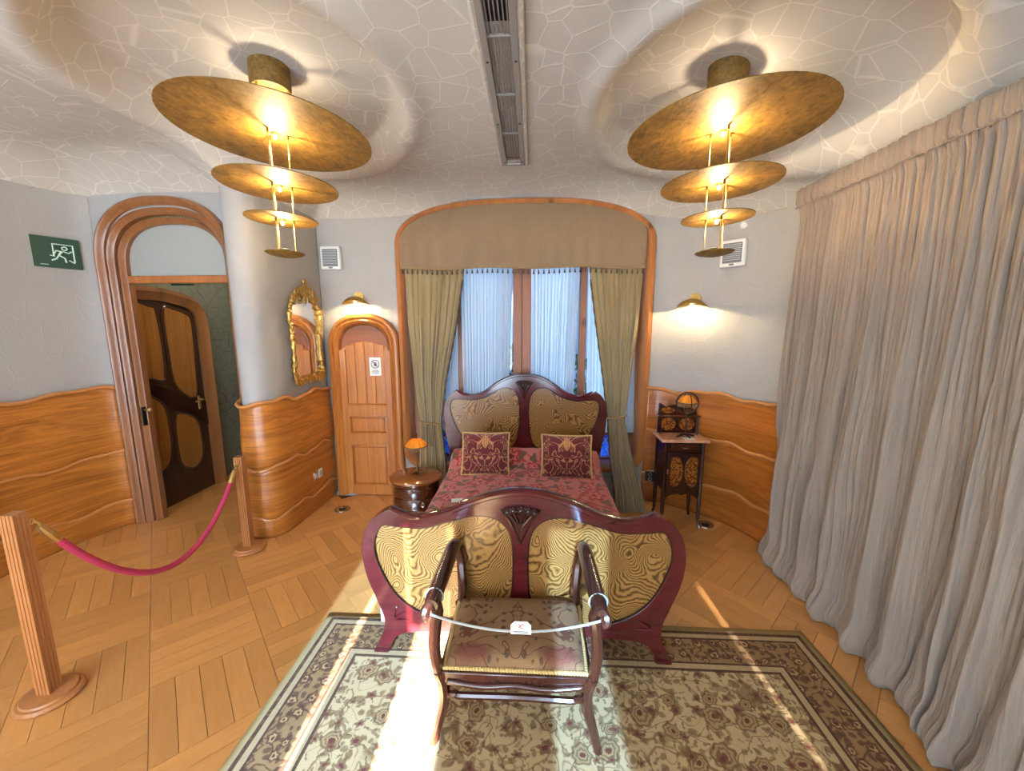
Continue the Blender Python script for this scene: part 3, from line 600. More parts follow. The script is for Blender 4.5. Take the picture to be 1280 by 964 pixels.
g = G(); g.sweep([(px0, .865), (px1, .865)], [(0, .012), (0, .036), (.010, .038), (.02, .018), (.02, .012)], XZ(PY)); g.build('rail_moulding', 'pine', d3)

# bay window
w1 = root('window_1', (WCX, WY, 0), 'wide arched bay window with pine frame and blue latticed lower panes', 'window', kind='structure')
g = G(); g.sweep(win_outline(0.)[::1], [(0, -.12), (0, .02), (-.012, .04), (-.04, .045), (-.062, .03), (-.075, .0), (-.085, -.12)], XZ(WY), True); g.build('arch_frame', 'arch_wood', w1, smooth=40)
SY = 3.60
io = win_outline(.075)
def wbox(nm, x0, x1, z0, z1, dep=.06, y=SY, mat='window_wood', bev=.006): g = G(); g.box(((x0+x1)/2, y, (z0+z1)/2), (x1-x0, dep, z1-z0)); return g.build(nm, mat, w1, bevel=bev)
MUL = [(-.685, -.625), (-.178, -.0985), (-.0965, -.017), (.415, .478)]
for a, b in MUL: wbox('mullion', a, b, .33, 2.56, .07)
wbox('jamb', WX0+.06, WX0+.14, .5, 2.35, .07); wbox('jamb', WX1-.14, WX1-.06, .5, 2.35, .07)
for a, b in ((WX0+.14, -.685), (-.625, -.178), (-.017, .415), (.478, WX1-.14)):
    wbox('transom_rail', a, b, .575, .66); wbox('bottom_rail', a, b, .30, .36); wbox('top_rail', a, b, 2.20, 2.28)
    wbox('upper_pane', a, b, .66, 2.20, .004, SY+.01, 'window_glass', 0.)
    p_ = wbox('latticed_pane', a, b, .36, .575, .004, SY+.01, 'blue_glass', 0.); g = G(); st = .085
    zz0, zz1 = .36, .575; hh = zz1-zz0; k = -4
    while a+k*st < b:
        for sgn in (1, -1):
            xa, xb = a+k*st, a+k*st+hh*.8; ta, tb = 0., 1.
            if xa < a: ta = (a-xa)/(xb-xa)
            if xb > b: tb = (b-xa)/(xb-xa)
            if tb > ta:
                za, zb_ = (lerp(zz0, zz1, ta), lerp(zz0, zz1, tb)) if sgn > 0 else (lerp(zz1, zz0, ta), lerp(zz1, zz0, tb))
                g.tube([(lerp(xa, xb, ta), SY-.002, za), (lerp(xa, xb, tb), SY-.002, zb_)], .0035, 4)
        k += 1
    g.build('lead_lattice', 'lead', p_)
g = G(); g.plate(win_outline(.0, .19)[0:0] or [(x, z) for x, z in win_outline(.06)], [[(x*.0+WCX+(x-WCX)*.93, z*.97+.03) for x, z in win_outline(.075)]], XZ(SY+.02), -.02, .02); g.build('sash_surround', 'window_wood', w1)
# light well outside
g = G(); g.box((-.08, 5.35, 1.4), (5.2, .1, 3.4)); meta(g.build('wall_lightwell', 'well_wall'), 'pale blue light well wall seen beyond the bay window', 'wall', kind='structure')
for xx, zz, dz in ((-.20, 1.0, .9), (.52, 1.0, .8)):
    g = G(); rr = random.Random(3)
    for k in range(90):
        a = rr.uniform(0, 2*PI); h = rr.uniform(0, dz); rad = .16*(1-h/dz*.6)*rr.random(); m = Matrix.Rotation(rr.uniform(0, 6), 3, 'Z') @ Matrix.Rotation(rr.uniform(.2, 1.2), 3, 'X'); g.blob((xx+rad*math.cos(a), 4.35+rad*math.sin(a), zz-.5+h), (.03, .006, .06), 6, 4, m)
    r = root('potted_shrub', (xx, 4.35, .02), 'dark leafy shrub outside glimpsed between the sheers, '+('left' if xx < 0 else 'right')+' of the middle mullion', 'shrub'); g.build('foliage', 'foliage', r)
    g = G(); g.lathe([(.10, .02), (.13, .3), (.14, .45), (.12, .46), (.11, .40)], 16, (xx, 4.35, 0)); g.build('pot', 'blue_tile', r)
g = G(); g.box((-.08, 4.4, -.01), (5.2, 1.9, .05)); meta(g.build('floor_lightwell', 'well_wall'), 'pale floor of the light well outside', 'floor', kind='structure')

g = G(); g.box((-.8, 3.56, 5.9), (6.2, .14, 6.1)); meta(g.build('wall_sun_block', 'well_wall'), 'unseen wall added above the bay window to block the sun', 'wall', kind='structure')  # unseen mass added over the room to keep sun out of the light well
# street windows behind the camera: wooden bars and sheers
w2 = root('window_2', (-1.0, RY, 0), 'tall street window with sheer blind behind the viewer', 'window', kind='structure')
for op in (open_a, open_b, open_c):
    g = G(); g.sweep(op, [(0, -.02), (0, .14), (.05, .14), (.05, -.02)], XZ(RY), True); g.build('frame', 'window_wood', w2)
def street_sheer(x0, x1, lab, z0=.06, mat='street_sheer'):
    g = G(); N_ = max(6, int((x1-x0)/.012)); g.grid(lambda u, v: (lerp(x0, x1, u), RY+.035+.012*math.sin(u*(x1-x0)*110), lerp(z0, 2.42, v)), N_, 4)
    meta(g.build('street_sheer', mat), lab, 'curtain', 'sheers on the street windows')
street_sheer(-2.92, -1.43, 'white blind added behind the viewer to block sun at the leftmost window', mat='sun_block_blind')  # added to keep direct sun off the left floor
street_sheer(-1.07, -.80, 'narrow white sheer left of the sun gap behind the viewer')
street_sheer(-.785, -.47, 'white sheer beside the bright sun gap behind the viewer')
street_sheer(-.465, -.265, 'short white sheer added above the sun gap to shield the footboard', 1.74)  # added over the gap so direct sun misses the footboard
street_sheer(-.262, -.18, 'narrow white sheer right of the sun gap behind the viewer')
street_sheer(.14, .53, 'white sheer on the right street window behind the viewer')

# ------------------------------------------------------------------ rug
g = G(); cx, cy = (RX0+RX1)/2, (RY0+RY1)/2
g.grid(lambda u, v: (lerp(RX0, RX1, u), lerp(RY0, RY1, v), .007+.001*mnoise.noise(Vector((u*6, v*8, 3)))), 60, 70)
o = g.build('rug', 'rug_pile', loc=(cx, cy, .004)); md = o.modifiers.new('solid', 'SOLIDIFY'); md.thickness = .005; md.offset = -1
meta(o, 'ivory and brown oriental rug under the footboard and armchair', 'rug')

# ------------------------------------------------------------------ bed
BX = -.05
HY, FY = 3.385, 1.69
bed = root('bed', (BX, (HY+FY)/2, 0), 'carved mahogany bed with butterfly shaped burl panels', 'bed')
def board(y, t, outline, panels, nm, crest, side_r, tip_blobs, base_z, orn):
    part = bpy.data.objects.new(nm, None)
    g = G(); o_ = [(p.x, p.y) for p in cr([Vector(q) for q in outline], 5, True)]
    hs = [[(p.x, p.y) for p in cr([Vector(q) for q in pn], 5, True)] for pn in panels]
    g.plate(o_, hs, XZ(y), -t/2, t/2); fr_ = g.build(nm, 'mahogany', bed, bevel=.012, bseg=3)
    for h in hs:
        cxx = sum(p[0] for p in h)/len(h); czz = sum(p[1] for p in h)/len(h); h2 = [(cxx+(p[0]-cxx)*1.02, czz+(p[1]-czz)*1.02) for p in h]
        g = G(); g.plate(h2, [], XZ(y), -t*.3, t*.28); g.build('burl_panel', 'burl', fr_)
        g = G(); g.tube([(p[0], y-t*.38, p[1]) for p in h], .007, 6, closed=True); g.build('panel_bead', 'dark_wood', fr_)
    g = G(); g.tube([(p.x, y-.004, p.y) for p in cr([Vector(q) for q in crest], 6)], [side_r*(.75+.35*math.sin(PI*i/(6*(len(crest)-1)))) for i in range(6*(len(crest)-1)+1)], 10, squash=(.75, 1.35)); g.build('crest_rail', 'mahogany', fr_)
    return fr_
head_out = [(-.672, 1.02), (-.62, .993), (-.513, .978), (-.413, 1.01), (-.313, 1.083), (-.195, 1.142), (-.07, 1.163), (.06, 1.145), (.178, 1.083), (.28, 1.012), (.40, .975), (.50, .985), (.555, 1.015), (.62, .955), (.645, .84), (.64, .68), (.61, .50), (.59, .30), (.59, .05), (.30, .05), (-.07, .05), (-.44, .05), (-.72, .05), (-.72, .30), (-.745, .50), (-.778, .68), (-.783, .84), (-.745, .955)]
headL = [(-.715, .925), (-.654, .948), (-.513, .942), (-.393, .975), (-.274, 1.045), (-.185, 1.045), (-.13, .988), (-.108, .887), (-.118, .662), (-.175, .516), (-.357, .502), (-.56, .551), (-.665, .675), (-.72, .819)]
headR = [(-.14-p[0], p[1]) for p in headL][::-1]
hb = board(HY, .05, head_out, [headL, headR], 'headboard', head_out[0:13], .020, None, 0, None)
foot_out = [(-.655, .752), (-.607, .728), (-.544, .712), (-.459, .722), (-.374, .750), (-.275, .795), (-.164, .832), (-.048, .848), (.07, .834), (.18, .797), (.28, .752), (.365, .724), (.45, .714), (.513, .728), (.561, .752),
            (.635, .712), (.682, .64), (.700, .54), (.685, .42), (.645, .30), (.612, .20), (.618, .13), (.645, .06), (.668, .008), (.598, .008), (.580, .06), (.54, .105), (.47, .125), (.30, .135), (.12, .140), (-.048, .142), (-.22, .140), (-.40, .135), (-.567, .125), (-.636, .105), (-.676, .06), (-.694, .008), (-.764, .008), (-.745, .05), (-.712, .13), (-.706, .20), (-.74, .30), (-.78, .42), (-.795, .54), (-.777, .64), (-.73, .712)]
footL = [(-.700, .672), (-.616, .672), (-.503, .668), (-.389, .700), (-.276, .732), (-.179, .728), (-.115, .685), (-.085, .608), (-.080, .456), (-.10, .30), (-.20, .215), (-.36, .195), (-.518, .225), (-.640, .315), (-.712, .449), (-.738, .572)]
footR = [(-.096-p[0], p[1]) for p in footL][::-1]
fb = board(FY, .055, foot_out, [footL, footR], 'footboard', foot_out[0:15], .024, None, 0, None)
# carvings: fan of flowers at the crests, leafy scroll tips, sprigs on the shoulders
def carving(part, y, cx, cz, s):
    g = G(); rr = random.Random(5)
    for k in range(5):
        a = lerp(-1.0, 1.0, k/4); c = Vector((cx+.062*s*math.sin(a)*1.1, y-.012, cz+.02*s*math.cos(a)))
        for q in range(5): b = 2*PI*q/5; g.blob((c.x+.011*s*math.cos(b), c.y, c.z+.011*s*math.sin(b)), (.010*s, .010*s, .010*s), 7, 5)
        g.blob((c.x, c.y-.006, c.z), .008*s, 6, 5); g.tube([c, Vector((cx+.01*s*math.sin(a), y-.006, cz-.055*s)), Vector((cx, y-.004, cz-.11*s))], [.006*s, .006*s, .003*s], 6)
    for sg in (-1, 1): g.tube(cr([Vector((cx+sg*.085*s, y-.006, cz+.02*s)), Vector((cx+sg*.05*s, y-.012, cz-.03*s)), Vector((cx+sg*.02*s, y-.01, cz-.09*s)), Vector((cx, y-.004, cz-.14*s))], 4), [.004]*13, 6)
    g.build('flower_carving', 'dark_wood', part)
carving(hb, HY-.026, -.07, 1.085, .9); carving(fb, FY-.028, -.048, .752, 1.05)
def tip_leaf(part, y, x, z, sg, s):
    g = G()
    for k in range(4): t = k/3; g.tube(cr([Vector((x+sg*(.02+.05*t)*s, y-.02, z+.012-.02*t)), Vector((x+sg*(.055+.05*t)*s, y-.030, z-.006-.012*t)), Vector((x+sg*(.10+.05*t)*s, y-.022, z-.035+.006*t))], 5), [.004+.007*math.sin(PI*i/10) for i in range(11)], 6)
    g.build('leaf_scroll', 'mahogany', part)
tip_leaf(fb, FY-.004, -.655, .745, 1, 1.1); tip_leaf(fb, FY-.004, .561, .745, -1, 1.1); tip_leaf(hb, HY-.004, -.672, 1.01, 1, .8); tip_leaf(hb, HY-.004, .535, 1.01, -1, .8)
for sg, x0 in ((1, -.66), (-1, .566)):
    g = G()
    for a in (.0, .7, 1.35): g.tube([(x0, FY-.03, .19), (x0+sg*.035*math.cos(a), FY-.034, .19+.035*math.sin(a)), (x0+sg*.08*math.cos(a), FY-.029, .19+.07*math.sin(a))], [.007, .006, .002], 6)
    g.build('sprig_carving', 'mahogany', fb)
for x in (-.70, .575): g = G(); g.box((x, (HY+FY)/2, .24), (.03, HY-FY-.04, .16)); g.build('side_rail', 'mahogany', bed, bevel=.006)

# bedspread over mattress
CX0, CX1 = -.672, .552
def spread(u, v):
    y = lerp(FY+.045, HY-.04, v); w = CX1-CX0; top = .425+.02*sstep(.0, .15, v); bol = .11*math.exp(-((y-3.20)/.11)**2); top += bol
    s = u*2.2-1.1+0                                   # across: sides hang
    if abs(s) <= .86: x = lerp(CX0, CX1, (s/.86+1)/2)*1.0; z = top-.02*(abs(s)/.86)**6
    else:
        t = (abs(s)-.86)/.24; x = (CX1 if s > 0 else CX0)+math.copysign(.028*math.sin(t*PI/2)+.006*math.sin(y*23)*t, s); z = top-.02-(top-.18)*t
    z += .006*mnoise.noise(Vector((x*7, y*6, 1.))); return (x, y, z)
g = G(); g.grid(spread, 60, 50); o = g.build('bedspread', 'bedspread_cloth', loc=(BX, 2.5, .2), solid=.012); meta(o, 'rose red floral bedspread covering the bed and bolster', 'bedspread')
def cushion(x, y, z, w, h, tilt, rz, label):
    r = root('cushion', (x, y, z), label, 'cushion', 'burgundy cushions on the bed'); r.rotation_euler = (-tilt, 0, rz)
    def sh(u, v, s):
        a, b = u*2-1, v*2-1; e = (1-abs(a)**3.2)*(1-abs(b)**3.2); th = .058*max(0, e)**.55; pin = 1-.06*(1-abs(a))*abs(b)**2*0; k = 1-.07*math.cos(PI*b/2)*abs(a)**4*0
        x_, z_ = a*w/2*(1-.045*(1-b*b)), b*h/2*(1-.045*(1-a*a)); return (x_, s*th, z_)
    g = G(); g.grid(lambda u, v: sh(u, v, 1), 20, 20); g.grid(lambda u, v: sh(u, v, -1), 20, 20)
    me = g.build('cover', 'brocade', smooth=70); me.parent = r
    ed = []
    for i in range(80):
        t = i/20; k = int(t) % 4; f = t-int(t); a, b = ((f*2-1, -1), (1, f*2-1), (1-2*f, 1), (-1, 1-2*f))[k]; ed.append((a*w/2*(1-.045*(1-b*b)), 0, b*h/2*(1-.045*(1-a*a))))
    g = G(); g.tube(ed, .007, 6, closed=True); me = g.build('piping', 'gimp', smooth=60); me.parent = r
cushion(-.362, 2.94, .595, .37, .33, math.radians(24), .03, 'burgundy brocade cushion on the bed, nearer the small bedside lamp')
cushion(.268, 2.92, .590, .385, .33, math.radians(24), -.04, 'burgundy brocade cushion on the bed, nearer the dark cabinet')
g = G(); g.box((-.49, 2.42, .449), (.075, .05, .002), rz=.2); meta(g.build('paper_label', 'paper', loc=(-.49, 2.42, .448)), 'small white paper label lying on the bedspread', 'label')
g = G(); g.box((-.722, FY+.035, .17), (.05, .006, .09)); meta(g.build('pink_tag', 'pink_card', loc=(-.722, FY+.035, .125)), 'small pale pink card hanging behind the left footboard leg', 'tag')

# ------------------------------------------------------------------ armchair without back
CHX, CHY = -.055, 1.44
ch = root('armchair', (CHX, CHY, 0), 'low backless carved armchair with embroidered seat before the footboard', 'chair')
def seat_f(u, v, s=1):
    a, b = u*2-1, v*2-1; x = a*lerp(.262, .272, v); y = lerp(1.258, 1.62, v); e = (1-abs(a)**6)*(1-abs(b)**6); return (CHX+x, y, .335+.055*max(0, e)**.45)
g = G(); g.grid(seat_f, 30, 24); g.build('seat', 'tapestry', ch, smooth=70)
g = G(); rim = [(CHX-.262, 1.258), (CHX+.262, 1.258), (CHX+.272, 1.62), (CHX-.272, 1.62)]
for a, b in zip(rim, rim[1:]+rim[:1]):
    L_ = math.dist(a, b); k = int(L_/.011)
    for i in range(k): t = i/k; g.blob((lerp(a[0], b[0], t), lerp(a[1], b[1], t), .342), .0085, 5, 4)
g.build('gimp_trim', 'gimp', ch)
g = G(); g.box((CHX, 1.262, .312), (.54, .035, .045)); g.tube(cr([Vector((CHX-.25, 1.245, .30)), Vector((CHX-.12, 1.24, .288)), Vector((CHX, 1.24, .298)), Vector((CHX+.12, 1.24, .288)), Vector((CHX+.25, 1.245, .30))], 5), .012, 8); g.build('front_rail', 'chair_wood', ch, bevel=.006)
g = G(); g.box((CHX, 1.615, .312), (.54, .03, .045)); g.build('rear_rail', 'chair_wood', ch, bevel=.006)
for sg in (-1, 1): g = G(); g.box((CHX+sg*.268, 1.44, .312), (.03, .35, .045)); g.build('side_rail', 'chair_wood', ch, bevel=.006)
for sg in (-1, 1):
    X = lambda d: CHX+sg*d
    g = G(); g.tube(cr([Vector((X(.315), 1.262, 0)), Vector((X(.298), 1.268, .07)), Vector((X(.272), 1.275, .18)), Vector((X(.268), 1.268, .27)), Vector((X(.280), 1.262, .33))], 6), [.017, .017, .017, .017, .017, .017, .018, .018, .018, .019, .019, .02, .02, .021, .021, .022, .022, .023, .024, .025, .026, .027, .028, .028, .028], 8); g.build('front_leg', 'chair_wood', ch, bevel=0.)
    g = G(); g.tube(cr([Vector((X(.300), 1.66, 0)), Vector((X(.275), 1.64, .15)), Vector((X(.27), 1.62, .33))], 6), [.016+.0006*i for i in range(13)], 8); g.build('rear_leg', 'chair_wood', ch)
    g = G(); g.tube(cr([Vector((X(.282), 1.262, .32)), Vector((X(.296), 1.255, .42)), Vector((X(.290), 1.262, .52)), Vector((X(.283), 1.27, .57)), Vector((X(.292), 1.255, .602)), Vector((X(.312), 1.235, .604)), Vector((X(.318), 1.222, .585)), Vector((X(.306), 1.222, .575))], 5), [.022]*16+[.021]*8+[.018]*6+[.016]*6, 8); g.build('arm_support', 'chair_wood', ch)
    P = cr([Vector((X(.298), 1.235, .612)), Vector((X(.296), 1.30, .618)), Vector((X(.292), 1.45, .622)), Vector((X(.288), 1.585, .628)), Vector((X(.284), 1.625, .615))], 6)
    g = G(); g.tube(P, [.026+.006*math.sin(PI*i/(len(P)-1)) for i in range(len(P))], 12); g.build('arm_pad', 'dark_wood', ch)
    g = G(); g.tube(cr([Vector((X(.284), 1.60, .628)), Vector((X(.280), 1.642, .60)), Vector((X(.268), 1.645, .52)), Vector((X(.258), 1.625, .42)), Vector((X(.262), 1.62, .32))], 6), [.020]*13+[.022]*12, 8); g.build('rear_post', 'chair_wood', ch)
g = G(); g.tube(cr([Vector((CHX-.262, 1.272, .215)), Vector((CHX-.225, 1.262, .228)), Vector((CHX-.20, 1.262, .222)), Vector((CHX, 1.262, .226)), Vector((CHX+.20, 1.262, .222)), Vector((CHX+.225, 1.262, .228)), Vector((CHX+.262, 1.272, .215))], 5), .013, 8); g.build('stretcher', 'chair_wood', ch)
for sg in (-1, 1): g = G(); g.tube([(CHX+sg*.27, 1.275, .19), (CHX+sg*.275, 1.64, .19)], .012, 8); g.build('side_stretcher', 'chair_wood', ch)
# barrier cord with card
r = root('seat_barrier', (CHX, 1.25, .55), 'thin pale cord with a hanging card stretched across the armchair', 'cord')
g = G(); g.tube([(CHX+lerp(-.30, .30, i/24), 1.228, .585-.055*(1-(2*i/24-1)**2)) for i in range(25)], .0045, 6); cc = g.build('cord', 'cord_white', r)
for sg in (-1, 1): g = G(); g.tube([(CHX+sg*.298+.033*math.cos(a*PI/8), 1.285, .612+.032*math.sin(a*PI/8)) for a in range(16)], .0032, 6, closed=True); g.build('loop', 'cord_white', r)
card = [(-.036, -.022), (.036, -.022), (.036, .012), (.022, .027), (-.022, .027), (-.036, .012)]
g = G(); g.plate([(CHX+.022+a, .548+b) for a, b in card], [], XZ(1.222), -.001, .001); k_ = g.build('card', 'paper', r)
g = G(); g.tube([(CHX+.015, 1.2205, .566), (CHX+.02, 1.2205, .552), (CHX+.03, 1.2205, .549)], .0018, 4); g.tube([(CHX+.014, 1.2205, .552), (CHX+.031, 1.2205, .567)], .0018, 4); g.build('red_mark', 'red_ink', k_)
g = G()
for zz in (.5365, .532): g.box((CHX+.022, 1.2205, zz), (.05, .0008, .0022))
g.build('print_line', 'ink', k_)

# ------------------------------------------------------------------ cascade lamps
def cascade(x, y, sg, label):
    r = root('cascade_lamp', (x, y, 1.94), label, 'ceiling lamp', 'gold disc lamps'); ztop = ceil_z(x, y)
    zs = [2.525, 2.285, 2.125, 1.957]; rs = [.452, .275, .168, .092]; tl = sg*math.radians(-2.5)
    def off(z): return x+(2.6-z)*0
    g = G(); g.lathe([(0, ztop-.105), (.085, ztop-.105), (.090, ztop-.09), (.090, ztop+.05)], 32, (x, y, 0)); g.build('ceiling_cup', 'gold_leaf', r)
    for k, (z, R) in enumerate(zip(zs, rs)):
        d = .025*R if k < 3 else -.012; pr = [(0, d*.95), (R*.35, d*.9), (R*.7, d*.55), (R*.92, d*.15), (R, 0), (R, .004), (R*.92, d*.15+.006), (R*.7, d*.55+.006), (R*.35, d*.9+.006), (0, d*.95+.006)]
        if k == 3: pr = [(0, -.014), (R*.5, -.012), (R*.85, -.004), (R, .004), (R*.98, .008), (R*.8, .002), (R*.4, -.004), (0, -.006)]
        g = G(); g.lathe(pr, 56, (x, y, z), tilt=(math.radians(-1.0), tl if k == 0 else tl*.5)); dd = g.build('disc', 'gold_leaf', r, smooth=60)
        if k < 3:
            pass
        if k > 0:                                    # rods up to the disc above
            for q in range(3):
                a = 2*PI*q/3+.5; rr_ = min(R*.55, .055); zt = zs[k-1]+.025*rs[k-1]*.9
                g = G(); g.tube([(x+rr_*math.cos(a), y+rr_*math.sin(a), z), (x+rr_*math.cos(a), y+rr_*math.sin(a), zt)], .0032, 6); rd = g.build('rod', 'brass', r)
                g = G(); g.tube([(x+rr_*math.cos(a), y+rr_*math.sin(a), zt-.02), (x+rr_*math.cos(a), y+rr_*math.sin(a), zt)], .0065, 6); g.build('rod_nut', 'bronze', rd)
            if k == 3:
                g = G(); g.lathe([(.0, z+.004), (.026, z+.004), (.028, z+.022), (.024, z+.026), (0, z+.026)], 20, (x, y, 0)); g.build('driver_puck', 'black', r)
            zu = zs[k-1]+.025*rs[k-1]*.95
            g = G(); g.lathe([(.018, zu), (.016, zu-.012), (.009, zu-.016)], 14, (x, y, 0)); hd = g.build('lamp_holder', 'brass', r)
            g = G(); g.blob((x, y, zu-.022), (.007, .007, .008), 10, 8); g.build('bulb', 'bulb_glow', hd)
            light('lamp_bulb', 'POINT', (x, y, zu-(.075, .060, .048)[k-1]), (13., 7.5, 5.)[k-1], (1., .74, .40), shadow_soft_size=.012)
        else:
            g = G(); g.lathe([(0, z+.045), (.03, z+.045), (.03, z+.06), (.012, z+.065)], 16, (x, y, 0)); hd = g.build('lamp_holder', 'black', r)
            g = G(); g.blob((x, y, z+.078), (.010, .010, .014), 10, 8); g.build('bulb', 'bulb_glow', hd)
            for q in range(3):
                a = 2*PI*q/3+.2; g = G(); g.tube([(x+.075*math.cos(a), y+.075*math.sin(a), z+.03), (x+.075*math.cos(a), y+.075*math.sin(a), ztop-.10)], .005, 6); g.build('rod', 'brass', r)
            light('lamp_bulb', 'POINT', (x, y, z+.095), 5.2, (1., .80, .54), shadow_soft_size=.014)
    return r
cascade(*LAMPS[0][:2], -1, 'gold cascade ceiling lamp hanging nearer the arched doorway')
cascade(*LAMPS[1][:2], 1, 'gold cascade ceiling lamp hanging nearer the long curtain')

# ------------------------------------------------------------------ ceiling vent
VX, VY0, VY1, VZ = -.135, .55, 2.83, 2.655
v_ = root('ceiling_vent', (VX, 1.7, VZ), 'long grey slotted air vent running along the ceiling', 'vent')
for sg in (-1, 1): g = G(); g.box((VX+sg*.058, (VY0+VY1)/2, VZ+.01), (.028, VY1-VY0, .03)); g.build('side_flange', 'vent_metal', v_, bevel=.003)
for yy in (VY0+.01, VY1-.012): g = G(); g.box((VX, yy, VZ+.01), (.144, .024, .03)); g.build('end_flange', 'vent_metal', v_, bevel=.003)
g = G(); g.box((VX, (VY0+VY1)/2, VZ+.045), (.12, VY1-VY0-.02, .01)); g.build('dark_duct', 'black', v_)
for k in range(6): g = G(); g.box((VX-.0375+k*.015, (VY0+VY1)/2, VZ+.012), (.004, VY1-VY0-.03, .012)); g.build('slat', 'vent_metal', v_)
for k in range(6): g = G(); g.box((VX, VY1-.05-k*.38, VZ+.006), (.09, .007, .01)); g.build('cross_bar', 'vent_metal', v_)
for k in range(5):
    for sg in (-1, 1): g = G(); g.lathe([(0, -.004), (.005, -.003), (.006, 0)], 8, (VX+sg*.058, VY1-.06-k*.5, VZ-.004)); g.build('screw', 'black_metal', v_)
for sg in (-1, 1): g = G(); g.tube([(VX+sg*.082, VY0, VZ+.014), (VX+sg*.082, VY1+.015, VZ+.014)], .014, 8); g.build('plaster_bead', 'ceiling_plaster', v_)

# ------------------------------------------------------------------ valance, drapes and sheers
VB = 2.068
val = root('valance', (WCX, 3.44, VB), 'olive brown fabric valance with tassel fringe under the window arch', 'valance')
vo_ = [p for p in win_outline(.035) if p[1] >= 2.2]
def topz(x):
    best = 2.28
    for (xa, za), (xb, zb) in zip(vo_, vo_[1:]):
        if min(xa, xb)-1e-6 <= x <= max(xa, xb)+1e-6 and abs(xb-xa) > 1e-9: best = max(best, lerp(za, zb, (x-xa)/(xb-xa)))
    return best
vx0, vx1 = WX0+.05, WX1-.09
def valf(u, v):
    x = lerp(vx0, vx1, u); zt = topz(min(max(x, WX0+.04), WX1-.04))-.005; z = lerp(VB+.006*math.cos(u*17), zt, v); fold = .006*math.sin(u*80+math.sin(u*9)*3)*(1-v)
    return (x, 3.435-.035*math.sin(PI*u)**.5*(1-v)-.022*math.sin(PI*v)+fold*.6, z)
g = G(); g.grid(valf, 120, 24); g.build('cloth', 'valance_cloth', val, smooth=80, solid=.004)
g = G(); g.tube([tuple(Vector(valf(i/100, 0.0))+Vector((0, -.006, 0))) for i in range(101)], .008, 6); g.build('fringe_band', 'trim_cord', val)
g0 = G(); g0.tube([(0, 0, 0), (0, 0, -.012)], .0018, 5); g0.lathe([(0, -.010), (.0055, -.014), (.006, -.018), (.004, -.021), (.006, -.026), (.009, -.040), (.0075, -.043), (0, -.043)], 8); tas = g0.build('tassel', 'tassel_dark', smooth=50)
NT_ = 48
for i in range(NT_):
    o = tas if i == 0 else tas.copy()
    if i: C.objects.link(o)
    p = Vector(valf((i+.5)/NT_, 0)); o.parent = val; o.location = p-val.location+Vector((0, -.008, -.006))

def drape(name, xl, xr, yc, amp, folds, seed, mat, label, z0, z1, nv=40, per=8, group=None, twist=0.):
    rr = random.Random(seed); ph = [rr.uniform(-.9, .9) for _ in range(folds+2)]; nu = folds*per
    def fn(u, v):
        z = lerp(z0, z1, v); a, b = interp(xl, z), interp(xr, z); k = u*folds; i = int(k); f = k-i; phs = lerp(ph[i], ph[i+1], f)
        w = math.sin(2*PI*k+phs)*(.6+.5*math.sin(i*2.3+seed))+.4*math.sin(4.7*PI*k+phs*2+z*1.5); A = interp(amp, z); sh = .25*(b-a)/folds*math.sin(2*PI*k+phs+1.2)
        return (lerp(a, b, u)+sh, interp(yc, z)+A*w, z)
    g = G(); g.grid(fn, nu, nv); return g, fn
# left drape
def make_drape(xl, xr, yc, amp, seed, label, z0, tie_z, tie, folds=9):
    r = root('drape', ((xl[0][1]+xr[0][1])/2, yc[0][1], z0), label, 'curtain', 'olive drapes of the bay window')
    g, fn = drape('d', xl, xr, yc, amp, folds, seed, 'olive_drape', label, z0, 2.075); g.build('cloth', 'olive_drape', r, smooth=80, solid=.004)
    g = G(); a, b = interp(xl, tie_z), interp(xr, tie_z); yy = interp(yc, tie_z); pts = []
    for i in range(20): t = 2*PI*i/20; pts.append(((a+b)/2+((b-a)/2+.014)*math.cos(t), yy+.045*math.sin(t), tie_z+.012*math.cos(t)*tie))
    g.tube(pts, .008, 8, closed=True); tb = g.build('tieback', 'trim_cord', r)
    for q in (-.02, .015):
        g = G(); x0 = (a+b)/2+tie*.03+q; g.tube(cr([Vector((x0, yy-.048, tie_z)), Vector((x0+q*.6, yy-.055, tie_z-.08)), Vector((x0+q*.9, yy-.05, tie_z-.16))], 4), .004, 6); g.lathe([(0, 0), (.009, -.006), (.007, -.014), (.013, -.055), (0, -.056)], 10, (x0+q*.9, yy-.05, tie_z-.16)); g.build('cord_tassel', 'trim_cord', tb)
    g = G(); g.tube([tuple(Vector(fn(1. if tie < 0 else 0., v/40))+Vector((0, -.012, 0))) for v in range(2, 39)], [.006+.004*(i % 2) for i in range(37)], 6); g.build('edge_fringe', 'tassel_dark', r)
make_drape([(.02, -1.06), (.45, -1.03), (.72, -1.015), (1.1, -1.06), (1.6, -1.10), (2.08, -1.115)], [(.02, -.76), (.45, -.80), (.72, -.825), (1.1, -.775), (1.6, -.67), (2.08, -.595)],
           [(.02, 3.41), (.72, 3.43), (2.08, 3.435)], [(.02, .016), (.72, .014), (1.2, .019), (2.08, .020)], 3, 'olive green drape tied back on the pine door side of the window', .03, .715, -1)
make_drape([(.0, .70), (.15, .705), (.45, .68), (.76, .665), (1.1, .615), (1.6, .53), (2.08, .455)], [(.0, .975), (.15, .95), (.45, .87), (.76, .815), (1.1, .845), (1.6, .885), (2.08, .905)],
           [(.0, 3.20), (.15, 3.24), (.45, 3.36), (.76, 3.425), (2.08, 3.435)], [(0, .026), (.45, .018), (.76, .014), (1.2, .019), (2.08, .020)], 9, 'olive green drape tied back on the cabinet side of the window', .012, .79, 1)
